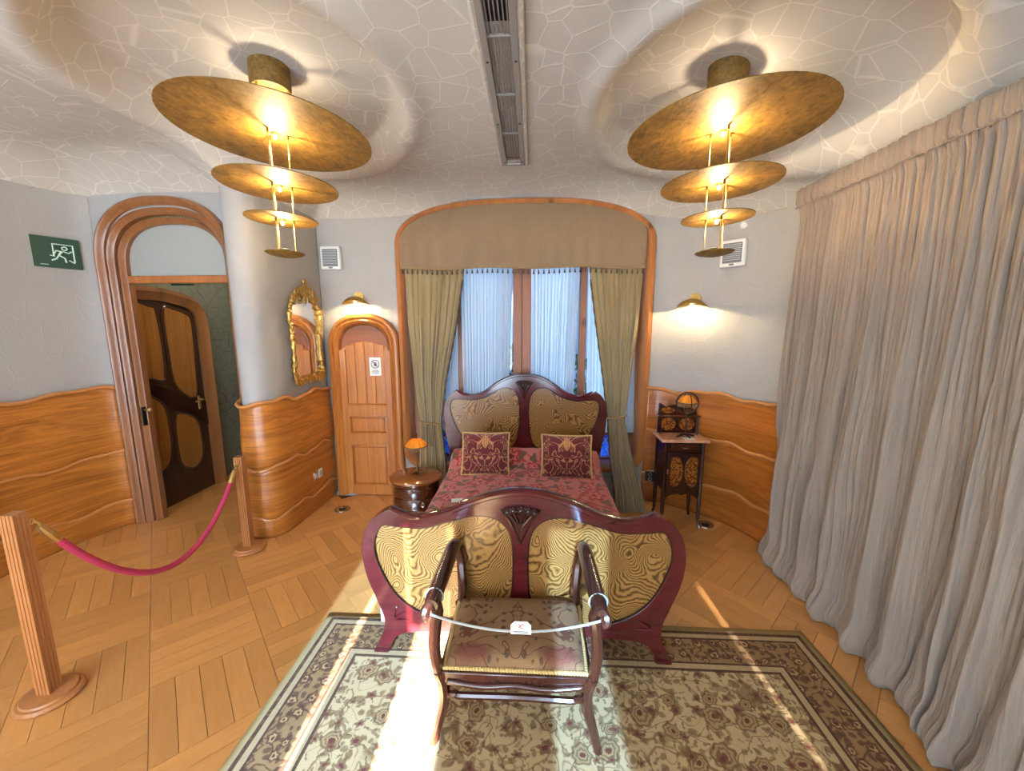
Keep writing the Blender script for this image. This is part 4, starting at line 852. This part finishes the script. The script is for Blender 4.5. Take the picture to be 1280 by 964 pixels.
def sheer(x0, x1, x0b, x1b, lab):
    g, fn = drape('s', [(.4, x0b), (2.2, x0)], [(.4, x1b), (2.2, x1)], [(0, 3.522), (2.2, 3.522)], [(0, .008), (2.2, .008)], max(4, int((x1-x0)/.03)), int(abs(x0)*100), 'sheer', lab, .62, 2.19, 24, 6)
    meta(g.build('sheer_curtain', 'sheer', smooth=80), lab, 'curtain', 'white sheers of the bay window')
sheer(-1.06, -.672, -1.04, -.69, 'white sheer curtain half hidden behind the pine door side drape')
sheer(-.645, -.195, -.635, -.235, 'white sheer curtain just left of the middle mullion')
sheer(-.022, .402, -.01, .35, 'white sheer curtain just right of the middle mullion')
sheer(.47, .86, .49, .93, 'white sheer curtain half hidden behind the cabinet side drape')

# ------------------------------------------------------------------ long linen curtain on the right
def long_curtain(y0, y1, seed, label, lean, shift=0.):
    rr = random.Random(seed); r = root('long_curtain', (1.62, (y0+y1)/2, 0), label, 'curtain', 'pleated linen curtains along the right wall'); ztop = 2.405; L = y1-y0
    NU = int(abs(L)/.0045); NV = 64
    def nz(*a): return mnoise.noise(Vector(a))
    def fn(u, v):
        z = lerp(.0, ztop, v); w = 1-v; y = lerp(y0, y1, u)
        # fold phase drifts with height so that folds lean and merge
        dr = 3.4*nz(y*1.6, z*.5, seed)+1.2*nz(y*4.5, z*1.1, seed+4); ph = y*2*PI/.17+dr; big = math.sin(ph)+.45*math.sin(2.3*ph+1.3*dr)
        ph2 = y*2*PI/.047+3.0*nz(y*6, z*.8, seed+9)+1.6*dr; fine = math.sin(ph2)*(.6+.8*abs(nz(y*9, z*.7, seed+7))); cr_ = nz(y*85, z*1.4, seed+2)
        a_big = lerp(.006, .034, sstep(0, .9, w))*(.75+.7*abs(nz(y*2.7, z*.6, seed+13))); a_f = lerp(.0105, .0095, w)
        base = 1.625-.015*math.sin(y*2.)-lean*w**1.6
        x = base+a_big*big+a_f*fine+.006*cr_+.03*nz(y*1.3, z*.5, seed+5)*w+shift
        g1 = (1-abs(math.sin(ph2*.5+.4)))**3; g2 = (1-abs(math.sin(y*PI/.031+2.2*nz(y*8, z*.7, seed+21)+1.1*dr)))**3; x += (.036*g1*(.4+abs(nz(y*5, z, seed+31))*1.6)+.014*g2)
        if z < .16:                                   # puddled hem
            t = (1-z/.16); x -= .055*math.sin(PI*min(1, t*.9))*(.65+.5*nz(y*7, 1., seed)); z = z*(.75+.25*(1-t))+.012*nz(y*24, t*3, seed+3)*math.sin(PI*t)
        hd = sstep(.950, .958, v)
        if hd > 0: x = lerp(x, 1.612+shift*.5+.0055*math.sin(y*2*PI/.026+1.5*nz(y*9, 0, 1)), hd)
        yy = y+.014*math.sin(ph+1.1)*w+.007*math.sin(ph2+1.)
        return (x, yy, max(.006, z+.010*nz(y*6., 0, 2)*sstep(.9, 1, v)))
    g = G(); g.grid(fn, NU, NV); g.build('cloth', 'curtain_linen', r, smooth=85, solid=.003)
    g = G(); P = [Vector(fn(i/NU, .957))+Vector((-.006, 0, 0)) for i in range(0, NU+1, 2)]; g.tube([tuple(p) for p in P], .0045, 5); g.build('header_seam', 'curtain_linen', r)
    g = G(); g.tube([(1.63, y0-.02, 2.388), (1.63, y1+.02, 2.388)], .009, 8); g.build('rod', 'steel', r)
long_curtain(1.40, 2.64, 11, 'long pleated greige linen curtain ending beside the cabinet corner', .035)
long_curtain(-.9, 1.42, 23, 'long pleated greige linen curtain at the right edge, nearest the viewer', .05, -.04)

# ------------------------------------------------------------------ nightstand and bedside lamp
NX_, NY_ = -.935, 2.97
ns = root('nightstand', (NX_, NY_, 0), 'oval drum nightstand of dark polished wood beside the bed', 'nightstand')
g = G(); g.lathe([(.150, .03), (.185, .045), (.190, .06), (.186, .08), (.186, .345), (.192, .355), (.192, .372)], 48, (NX_, NY_, 0), 1., .92); g.build('body', 'nightstand_wood', ns, smooth=40)
g = G(); g.lathe([(.150, .372), (.200, .372), (.207, .380), (.205, .390), (.195, .396), (0, .396)], 48, (NX_, NY_, 0), 1., .92); g.build('top', 'nightstand_top', ns, smooth=40)
for zz in (.095, .18, .265):
    def fnt(u, v, zz=zz): a = lerp(-2.35, -.55, u); rr_ = .1885; return (NX_+rr_*math.cos(a), NY_+rr_*.92*math.sin(a), zz+v*.075)
    g = G(); g.grid(fnt, 24, 2); dr = g.build('drawer_front', 'nightstand_wood', ns, solid=.006, bevel=.002)
    if zz < .2:
        a = -1.05; kx, ky = NX_+.197*math.cos(a), NY_+.197*.92*math.sin(a); g = G(); g.blob((kx, ky, zz+.05), (.008, .008, .008), 8, 6); g.tube([(kx+.011*math.sin(t*PI/5), ky-.007, zz+.036+.014*math.cos(t*PI/5)) for t in range(10)], .0025, 5, closed=True); g.build('ring_pull', 'chrome', dr)
for k in range(3): a = 2*PI*k/3+.5; g = G(); g.lathe([(.018, 0), (.022, .03), (.02, .05)], 10, (NX_+.13*math.cos(a), NY_+.12*math.sin(a), 0)); g.build('foot', 'nightstand_wood', ns)
LX, LY, LZ = NX_+.005, NY_+.03, .3965
tl = root('table_lamp', (LX, LY, LZ), 'small bronze table lamp with glowing amber beaded shade on the nightstand', 'lamp')
g = G()
for k in range(4): a = PI/2*k+.5; g.tube(cr([Vector((LX, LY, LZ+.022)), Vector((LX+.03*math.cos(a), LY+.03*math.sin(a), LZ+.018)), Vector((LX+.055*math.cos(a), LY+.055*math.sin(a), LZ+.006))], 4), [.008]*5+[.006]*3+[.009], 6)
g.build('base', 'bronze', tl)
g = G(); g.lathe([(.018, LZ+.02), (.010, LZ+.04), (.0055, LZ+.07), (.005, LZ+.18), (.011, LZ+.195), (.006, LZ+.21), (.006, LZ+.24)], 12, (LX, LY, 0)); g.build('stem', 'bronze', tl)
def shade(c, R, h, n_, parent, mat='amber_glass'):
    for k in range(n_):
        a0_, a1_ = 2*PI*k/n_, 2*PI*(k+1)/n_
        def fnp(u, v): a = lerp(a0_, a1_, u); rr_ = R*(1-v)**.55*.86+.14*R; return (c[0]+rr_*math.cos(a), c[1]+rr_*math.sin(a), c[2]+h*v)
        g = G(); g.grid(fnp, 3, 6); g.build('shade_panel', mat, parent, solid=.002)
    g = G(); g.tube([(c[0]+R*math.cos(2*PI*i/24), c[1]+R*math.sin(2*PI*i/24), c[2]) for i in range(24)], .004, 6, closed=True); rim_ = g.build('shade_rim', 'bronze', parent)
    g = G()
    for i in range(40): a = 2*PI*i/40; g.tube([(c[0]+R*math.cos(a), c[1]+R*math.sin(a), c[2]), (c[0]+R*.97*math.cos(a), c[1]+R*.97*math.sin(a), c[2]-.028)], .0028, 4)
    meta(g.build('bead_fringe', 'trim_cord', rim_), kind='stuff')
shade((LX, LY, LZ+.235), .088, .062, 8, tl)
g = G(); g.lathe([(.016, LZ+.295), (.008, LZ+.31), (.012, LZ+.325), (.0, LZ+.34)], 10, (LX, LY, 0)); g.build('finial', 'bronze', tl)
g = G(); g.blob((LX, LY, LZ+.25), .014, 8, 6); g.build('bulb', 'tiny_bulb', tl)
light('table_lamp_bulb', 'POINT', (LX, LY, LZ+.262), 2.2, (1., .72, .35), shadow_soft_size=.012)

# ------------------------------------------------------------------ dark cabinet with marble top
cb = root('cabinet', (1.175, 3.08, 0), 'narrow dark wood cabinet with burl ovals and pink marble top', 'cabinet')
x0, x1, y0, y1 = 1.025, 1.335, 2.975, 3.20
for (xx, yy) in ((x0+.015, y0+.015), (x1-.015, y0+.015), (x0+.015, y1-.015), (x1-.015, y1-.015)):
    sg = 1 if xx > 1.17 else -1; f_ = -1 if yy < 3.1 else 1
    g = G(); g.tube(cr([Vector((xx+sg*.014, yy+f_*.014, 0)), Vector((xx+sg*.002, yy+f_*.002, .06)), Vector((xx, yy, .16)), Vector((xx, yy, .30)), Vector((xx, yy, .70))], 5), [.014, .012, .011, .011, .011, .012, .013, .014, .015, .016]+[.017]*11, 8); g.build('leg', 'dark_wood', cb)
g = G(); g.box(((x0+x1)/2, (y0+y1)/2+.005, .495), (x1-x0-.02, y1-y0-.02, .41)); g.build('body', 'dark_wood', cb, bevel=.004)
g = G(); g.box(((x0+x1)/2, y0+.004, .662), (.21, .014, .05)); dr = g.build('drawer', 'nightstand_wood', cb, bevel=.003)
g = G(); g.tube(cr([Vector((1.16, y0-.004, .664)), Vector((1.165, y0-.018, .658)), Vector((1.195, y0-.018, .658)), Vector((1.2, y0-.004, .664))], 4), .004, 6); g.build('pull', 'chrome', dr)
g = G(); g.box(((x0+x1)/2, y0+.005, .46), (.255, .014, .30)); dd_ = g.build('door', 'dark_wood', cb, bevel=.004)
for sg in (-1, 1):
    el = []
    for i in range(28): a = 2*PI*i/28; ex = .062*math.cos(a); el.append((1.18+sg*.068+max(-.062, ex)*(1 if True else 1), .465+.122*math.sin(a)))
    el = [(max(x, 1.18-.102) if sg < 0 else min(x, 1.18+.102), z) for x, z in el]
    g = G(); g.plate(el, [], XZ(y0-.002), -.004, .005); g.build('burl_oval', 'burl_small', dd_)
g = G(); g.box((1.056, y0-.008, .465), (.012, .012, .04)); g.build('latch', 'chrome', dd_, bevel=.003)
ap = [(x0+.02, .30), (x0+.02, .22), (x0+.06, .26), (x0+.12, .275), ((x0+x1)/2, .262), (x1-.12, .275), (x1-.06, .26), (x1-.02, .22), (x1-.02, .30)]
g = G(); g.plate(ap, [], XZ(y0+.02), -.006, .006); g.build('apron', 'dark_wood', cb)
g = G(); g.box(((x0+x1)/2, (y0+y1)/2, .709), (x1-x0+.05, y1-y0+.03, .022)); g.build('marble_top', 'marble', cb, bevel=.005)
bo = [(x0, .72), (x1, .72), (x1, .875), (x1-.005, .90), (x1-.06, .935), (x1-.12, .955), ((x0+x1)/2, .96), (x0+.12, .955), (x0+.06, .935), (x0+.012, .97), (x0, .955)]
g = G(); g.plate(bo, [], XZ(y1-.02), -.008, .008); bk = g.build('back_gallery', 'dark_wood', cb, bevel=.003)
for sg in (-1, 1):
    el = [(1.18+sg*.075+.062*math.cos(2*PI*i/24), .795+.052*math.sin(2*PI*i/24)) for i in range(24)]; g = G(); g.plate(el, [], XZ(y1-.02), .006, .012); g.build('burl_oval', 'burl_small', bk)
el = [(1.10+.055*math.cos(2*PI*i/24), .910+.024*math.sin(2*PI*i/24)) for i in range(24)]; g = G(); g.plate(el, [], XZ(y1-.02), .006, .012); g.build('burl_inlay', 'burl_small', bk)
g = G(); g.box(((x0+x1)/2, y1-.05, .872), (x1-x0+.02, .075, .012)); g.build('gallery_shelf', 'nightstand_wood', cb, bevel=.003)
for sg in (-1, 1): g = G(); g.tube([(1.18+sg*.145, y1-.075, .72), (1.18+sg*.145, y1-.075, .868)], .008, 8); g.build('gallery_post', 'dark_wood', cb)
# ring lamp on the cabinet
QX, QY, QZ = 1.205, 3.055, .7205
rl = root('table_lamp', (QX, QY, QZ), 'black ring stand lamp with yellow shade on the marble cabinet top', 'lamp')
g = G()
for k in range(4): a = PI/2*k+.3; g.tube(cr([Vector((QX, QY, QZ+.022)), Vector((QX+.035*math.cos(a), QY+.03*math.sin(a), QZ+.016)), Vector((QX+.075*math.cos(a), QY+.05*math.sin(a), QZ+.006))], 4), [.007]*8+[.006], 6)
g.build('base', 'black_metal', rl)
g = G(); g.tube([(QX, QY, QZ+.02), (QX, QY, QZ+.185)], .0055, 8); g.build('stem', 'black_metal', rl)
RC = QZ+.272
g = G(); g.tube([(QX+.083*math.cos(2*PI*i/40), QY, RC+.083*math.sin(2*PI*i/40)) for i in range(40)], .006, 6, closed=True); g.build('ring', 'black_metal', rl)
g = G(); g.tube([(QX, QY+.083*math.cos(2*PI*i/40), RC+.083*math.sin(2*PI*i/40)) for i in range(40)], .004, 6, closed=True); g.build('cross_ring', 'black_metal', rl)
shade((QX, QY, RC+.005), .072, .055, 8, rl)
g = G(); g.tube([(QX, QY, RC-.08), (QX, QY, RC+.08)], .004, 6); g.blob((QX, QY, RC+.012), .013, 8, 6); g.build('bulb_stem', 'bronze', rl)
light('ring_lamp_bulb', 'POINT', (QX, QY, RC+.032), .9, (1., .75, .38), shadow_soft_size=.01)
g = G(); g.box((1.215, 3.005, .7212), (.085, .055, .002), rz=.15); meta(g.build('paper_slip', 'paper', loc=(1.215, 3.005, .7205)), 'small white paper slip on the marble top before the ring lamp', 'paper')

# ------------------------------------------------------------------ gilt mirror on the rounded wall, facing +x
MX, MY, MZ = -1.868, 3.15, 1.505
mr = root('wall_mirror', (MX, MY, MZ), 'tall gilt rococo mirror above the bowed wainscot', 'mirror')
YZm = lambda u, v, d: (MX+d, u, v)
mo = cr([Vector((MY+a, MZ+b)) for a, b in ((0, .335), (.09, .325), (.165, .27), (.205, .18), (.20, .06), (.188, -.06), (.19, -.20), (.20, -.30), (.16, -.345), (.0, -.34), (-.16, -.345), (-.20, -.30), (-.19, -.20), (-.188, -.06), (-.20, .06), (-.205, .18), (-.165, .27), (-.09, .325))], 6, True)
g = G(); g.plate([(p.x, p.y) for p in mo], [], YZm, -.004, .004); g.build('glass', 'mirror_glass', mr)
g = G(); rr = random.Random(2); k = len(mo); g.tube([YZm(p.x, p.y, .012) for p in mo], [.017+.006*math.sin(i*1.9)+.004*math.sin(i*.73) for i in range(k)], 8, closed=True); g.build('frame', 'gilt', mr)
g = G()
for i in range(0, k, 2):
    p = mo[i]; g.blob(YZm(p.x+rr.uniform(-.012, .012), p.y+rr.uniform(-.012, .012), .024), (.010, .010+.008*rr.random(), .012+.012*rr.random()), 7, 5)
meta(g.build('frame_carving', 'gilt', mr), kind='stuff')
def rocaille(nm, pts, s):
    g = G(); rr = random.Random(len(nm))
    for (a, b, q) in pts:
        g.blob(YZm(MY+a, MZ+b, .022), (.016, .020*q, .024*q), 8, 6); g.tube([YZm(MY+a+.03*q*math.cos(t*.7)*(1-t/14), MZ+b+.03*q*math.sin(t*.7)*(1-t/14), .030) for t in range(11)], [.007]*8+[.005, .004, .003], 6)
    g.build(nm, 'gilt', mr)
rocaille('crest', [(0, .425, .8), (0, .395, 1.1), (-.035, .37, 1.1), (.035, .37, 1.1), (0, .345, 1.2), (0, .30, .9), (-.08, .355, 1.), (.08, .355, 1.), (-.125, .335, .9), (.125, .335, .9), (-.17, .30, .8), (.17, .30, .8), (0, .27, .5)], 1)
rocaille('base_ornament', [(-.19, -.36, 1.1), (.19, -.36, 1.1), (-.14, -.375, 1.), (.14, -.375, 1.), (-.09, -.36, 1.), (.09, -.36, 1.), (-.04, -.35, .9), (.04, -.35, .9), (0, -.37, .9), (-.21, -.31, .9), (.21, -.31, .9)], 1)
rocaille('side_ornament', [(-.205, .06, .6), (.205, .06, .6), (-.215, .2, .6), (.215, .2, .6)], 1)

# ------------------------------------------------------------------ wall sconces
def sconce(px, py, pz, nx, ny, label):
    r = root('wall_sconce', (px, py, pz), label, 'wall lamp', 'gold leaf wall sconces'); nn = Vector((nx, ny, 0)).normalized(); tt = Vector((-nn.y, nn.x, 0)); P0 = Vector((px, py, pz))
    W = lambda t, n_, z: tuple(P0+tt*t+nn*n_+Vector((0, 0, z)))
    g = G(); pts = []
    g.add([W(.045*math.cos(2*PI*i/24), d, .045+.045*math.sin(2*PI*i/24)) for d in (0, .012) for i in range(24)], [tuple(range(23, -1, -1)), tuple(range(24, 48))]+[(i, (i+1) % 24, 24+(i+1) % 24, 24+i) for i in range(24)]); g.build('wall_plate', 'gilt', r)
    g = G(); g.tube([W(0, .01, .04), W(0, .05, .035), W(0, .085, .015)], .008, 8); g.build('arm', 'gilt', r)
    def sh(u, v):
        a = u*2-1; wdt = .072*(1-abs(a)**2.2)**.8+.001; b = v*2-1; return W(a*.120, .085+b*wdt, -.012+.055*(1-abs(a)**2)*math.sqrt(max(0, 1-b*b*.96))-.012*(abs(a)**2))
    g = G(); g.grid(sh, 28, 14); g.build('shade', 'gilt', r, smooth=80, solid=.004)
    g = G(); g.blob(W(0, .085, -.004), (.012, .012, .012), 8, 6); g.build('bulb', 'bulb_glow', r)
    light('sconce_bulb', 'SPOT', W(0, .105, -.008), 13., (1., .76, .40), (0, 0, 0), shadow_soft_size=.03, spot_size=math.radians(168), spot_blend=.12)
sconce(-1.535, WY, 1.79, 0, -1, 'gold leaf shaped wall sconce above the pine door')
sconce(1.315, 3.318, 1.755, -.62, -.785, 'gold leaf shaped wall sconce above the dark cabinet')

# ------------------------------------------------------------------ speakers, detector, signs, sockets
def speaker(px, py, pz, nx, ny, label):
    r = root('wall_speaker', (px, py, pz), label, 'speaker', 'square wall speakers'); nn = Vector((nx, ny, 0)).normalized(); tt = Vector((-nn.y, nn.x, 0)); P0 = Vector((px, py, pz))
    mp = lambda u, v, d: tuple(P0+tt*u+nn*d+Vector((0, 0, v)))
    sq = lambda a, b: [(-a, -b), (a, -b), (a, b), (-a, b)]
    g = G(); g.plate(sq(.088, .098), [], mp, 0, .045); g.build('housing', 'white_plastic', r, bevel=.012, bseg=3)
    g = G(); g.plate(sq(.066, .072), [], mp, .044, .049); gr_ = g.build('grille', 'grille_grey', r, bevel=.003)
    g = G()
    for k in range(9): g.plate([(a, b-.05+k*.0135) for a, b in sq(.058, .002)], [], mp, .049, .051)
    g.build('grille_rib', 'grey_plastic', gr_)
    g = G(); g.plate([(a, b-.083) for a, b in sq(.016, .007)], [], mp, .045, .048); g.build('badge', 'grille_grey', r)
speaker(-1.752, WY, 2.165, 0, -1, 'square white wall speaker above the gilt mirror')
speaker(1.505, 3.135, 2.12, -.72, -.69, 'square white wall speaker beside the long curtain')
r = root('smoke_detector', (1.54, 3.10, 2.315), 'small round white smoke detector above the right speaker', 'detector'); nn = Vector((-.74, -.67, 0)); tt = Vector((.67, -.74, 0))
g = G()
ring_ = lambda R, d: [tuple(Vector((1.545, 3.11, 2.315))+tt*R*math.cos(2*PI*i/20)+Vector((0, 0, R*math.sin(2*PI*i/20)))+nn*d) for i in range(20)]
g.add(ring_(.026, 0)+ring_(.026, .012)+ring_(.017, .02), [tuple(range(19, -1, -1)), tuple(range(40, 60))]+[(i, (i+1) % 20, 20+(i+1) % 20, 20+i) for i in range(20)]+[(20+i, 20+(i+1) % 20, 40+(i+1) % 20, 40+i) for i in range(20)]); g.build('housing', 'white_plastic', r)

# exit sign on the left wall
ex = root('exit_sign', (-3.315, 2.665, 2.085), 'dark green exit sign with running figure left of the arched doorway', 'sign')
pa, pb = Vector((-3.352, 2.555, 0)), Vector((-3.268, 2.775, 0)); dirv = (pb-pa).normalized(); nn = Vector((dirv.y, -dirv.x, 0)); Lr = (pb-pa).length
mp = lambda u, v, d: tuple(pa+dirv*(u*Lr)+nn*(.008+d)+Vector((0, 0, 1.985+v*.205)))
g = G(); g.plate([(0, 0), (1, 0), (1, 1), (0, 1)], [], mp, -.02, .004); pl = g.build('panel', 'sign_green', ex)
def mark(pts, w, closed=False): g.tube([mp(a, b, .006) for a, b in pts], w, 6, closed)
g = G(); mark([(.42, .40), (.42, .78), (.84, .78), (.84, .22)], .0045); g.build('door_mark', 'sign_mark', pl)
g = G(); mark([(.66+.055*math.cos(2*PI*i/12), .66+.055*math.sin(2*PI*i/12)) for i in range(12)], .004, True); mark([(.60, .56), (.52, .42)], .006); mark([(.62, .56), (.74, .52), (.80, .58)], .004); mark([(.58, .55), (.48, .57), (.44, .47)], .004); mark([(.53, .42), (.64, .34), (.66, .20)], .0045); mark([(.52, .41), (.46, .30), (.36, .24)], .0045); mark([(.34, .40), (.44, .38)], .003); mark([(.72, .28), (.84, .20)], .004); g.build('running_figure', 'sign_mark', pl)
g = G(); mark([(.12, .09), (.28, .09)], .002); g.build('print_line', 'sign_mark', pl)
# no-touching notice on the pine door
nt = root('notice', (-1.40, 3.42, 1.22), 'white do not touch notice on the pine door', 'sign'); yy = PY-.024
g = G(); g.box((-1.405, yy, 1.222), (.105, .004, .165)); pl = g.build('sheet', 'paper', nt)
zc = 1.245; g = G(); g.tube([(-1.405+.036*math.cos(2*PI*i/28), yy-.003, zc+.036*math.sin(2*PI*i/28)) for i in range(28)], .003, 6, closed=True); g.tube([(-1.405-.025, yy-.003, zc+.025), (-1.405+.025, yy-.003, zc-.025)], .003, 6); g.build('ban_ring', 'ink', pl)
g = G(); g.blob((-1.405, yy-.002, zc-.008), (.012, .002, .012), 8, 6)
for k in range(4): g.tube([(-1.405-.009+k*.006, yy-.003, zc), (-1.405-.011+k*.0075, yy-.003, zc+.02-.003*abs(k-1.5))], .0022, 5)
g.tube([(-1.395, yy-.003, zc-.008), (-1.385, yy-.003, zc+.003)], .0022, 5); g.build('hand_mark', 'ink', pl)
for z_, w_ in ((1.188, .055), (1.176, .07), (1.164, .06)): g = G(); g.box((-1.405, yy-.003, z_), (w_, .001, .004)); g.build('print_line', 'ink', pl)
# sockets
so = root('wall_socket', (-1.85, 3.15, .30), 'white double wall socket in the bowed wainscot', 'socket')
for k, y_ in enumerate((3.115, 3.185)):
    g = G(); g.box((-1.852, y_, .31), (.014, .062, .075)); p_ = g.build('plate', 'white_plastic' if k else 'chrome', so, bevel=.004); g = G(); g.box((-1.844, y_, .31), (.004, .034, .042)); g.build('insert', 'grey_plastic', p_)
so = root('wall_socket', (1.07, 3.43, .25), 'black double wall socket between window and cabinet', 'socket')
for k, z_ in enumerate((.27, .225)):
    g = G(); g.box((1.065, 3.42, z_), (.085, .03, .043), rz=-.35); p_ = g.build('plate', 'black', so, bevel=.003); g = G(); g.tube([(1.06+.014*math.cos(2*PI*i/14), 3.402, z_+.014*math.sin(2*PI*i/14)) for i in range(14)], .002, 5, closed=True); g.build('socket_ring', 'grey_plastic', p_)
def floor_outlet(x, y, label):
    r = root('floor_outlet', (x, y, 0), label, 'floor outlet', 'round floor outlets'); g = G(); g.lathe([(.030, .002), (.058, .002), (.066, .004), (.064, .008), (.052, .009), (.034, .006), (.030, .003)], 28, (x, y, 0)); g.build('ring', 'chrome', r); g = G(); g.lathe([(0, .004), (.033, .004), (.033, .002), (0, .002)], 20, (x, y, 0)); g.build('lid', 'black', r)
floor_outlet(-1.645, 3.13, 'round metal floor outlet before the pine door'); floor_outlet(1.40, 3.02, 'round metal floor outlet by the cabinet foot')

# ------------------------------------------------------------------ stanchions and ropes
def stanchion(x, y, h, rz, w, label):
    r = root('stanchion', (x, y, 0), label, 'stanchion', 'wooden rope stanchions'); g = G(); g.lathe([(.085, .0), (.105, .003), (.108, .012), (.100, .022), (.090, .024), (.086, .032), (.06, .036), (0, .036)], 36, (x, y, 0)); g.build('base', 'post_wood', r, smooth=30)
    cs = []; q = w/2
    for s in range(4):
        a = PI/2*s; side = []
        for t in (-1, -.62, -.56, -.50, -.44, -.08, -.03, .03, .08, .44, .50, .56, .62): d = -.004 if t in (-.56, -.50, -.03, .03, .50, .56) else 0.; side.append((t*q, -q-d))
        cs += [(px*math.cos(a+rz)-py*math.sin(a+rz), px*math.sin(a+rz)+py*math.cos(a+rz)) for px, py in side]
    k = len(cs); tp = 1.0
    lv = [(.034, 1., ), (.10, 1.,), (h-.02, .98), (h-.004, .97), (h, .90)]; g = G()
    g.add([(x+px*f, y+py*f, z) for z, f in lv for px, py in cs], [(i*k+j, i*k+(j+1) % k, (i+1)*k+(j+1) % k, (i+1)*k+j) for i in range(4) for j in range(k)]+[tuple(4*k+j for j in range(k))]); g.build('post', 'post_wood', r, smooth=25)
    return r
s1 = stanchion(-2.075, 1.365, .85, .12, .054, 'fluted wooden rope stanchion nearest the viewer at the left edge')
s2 = stanchion(-2.02, 2.50, .695, .1, .052, 'fluted wooden rope stanchion beside the bowed wainscot')
for s_, pts in ((s1, [(-2.045, 1.395, .80), (-2.108, 1.355, .80)]), (s2, [(-2.02, 2.468, .645)])):
    for p in pts: g = G(); g.tube([(p[0]+.010*math.cos(2*PI*i/12), p[1]+.004*math.sin(2*PI*i/12), p[2]+.010*math.sin(2*PI*i/12)) for i in range(12)], .003, 6, closed=True); g.build('eye_ring', 'brass', s_)
def rope(a, b, sag, label):
    a, b = Vector(a), Vector(b); r = root('barrier_rope', tuple((a+b)/2-Vector((0, 0, sag))), label, 'rope', 'red barrier ropes'); f = lambda t: a.lerp(b, t)-Vector((0, 0, 4*sag*t*(1-t)*(1+.35*(t-.5)*2*.0)))
    g = G(); g.tube([f(lerp(.05, .95, i/40)) for i in range(41)], .0155, 10); g.build('velvet', 'rope_red', r)
    for t0, t1 in ((.012, .06), (.94, .988)): g = G(); g.tube([f(lerp(t0, t1, i/4)) for i in range(5)], [.012, .017, .018, .018, .018] if t0 < .5 else [.018, .018, .018, .017, .012], 10); g.build('ferrule', 'brass', r)
    for t0, t1 in ((-.002, .014), (.986, 1.002)): g = G(); g.tube([f(t0), f((t0+t1)/2)+Vector((.008, 0, .004)), f(t1)], .004, 6); g.build('hook', 'brass', r)
rope((-2.042, 1.402, .795), (-2.02, 2.462, .638), .47, 'red velvet barrier rope sagging between the two stanchions')
rope((-2.115, 1.35, .795), (-3.36, 1.05, .80), .45, 'red velvet barrier rope leaving toward the left edge')
g = G(); g.tube([(-3.372, 1.05, .80), (-3.34, 1.05, .80)], .008, 8); g.blob((-3.338, 1.05, .80), .014); meta(g.build('wall_hook', 'brass', loc=(-3.36, 1.05, .80)), 'brass wall hook for the barrier rope on the left wainscot', 'hook')
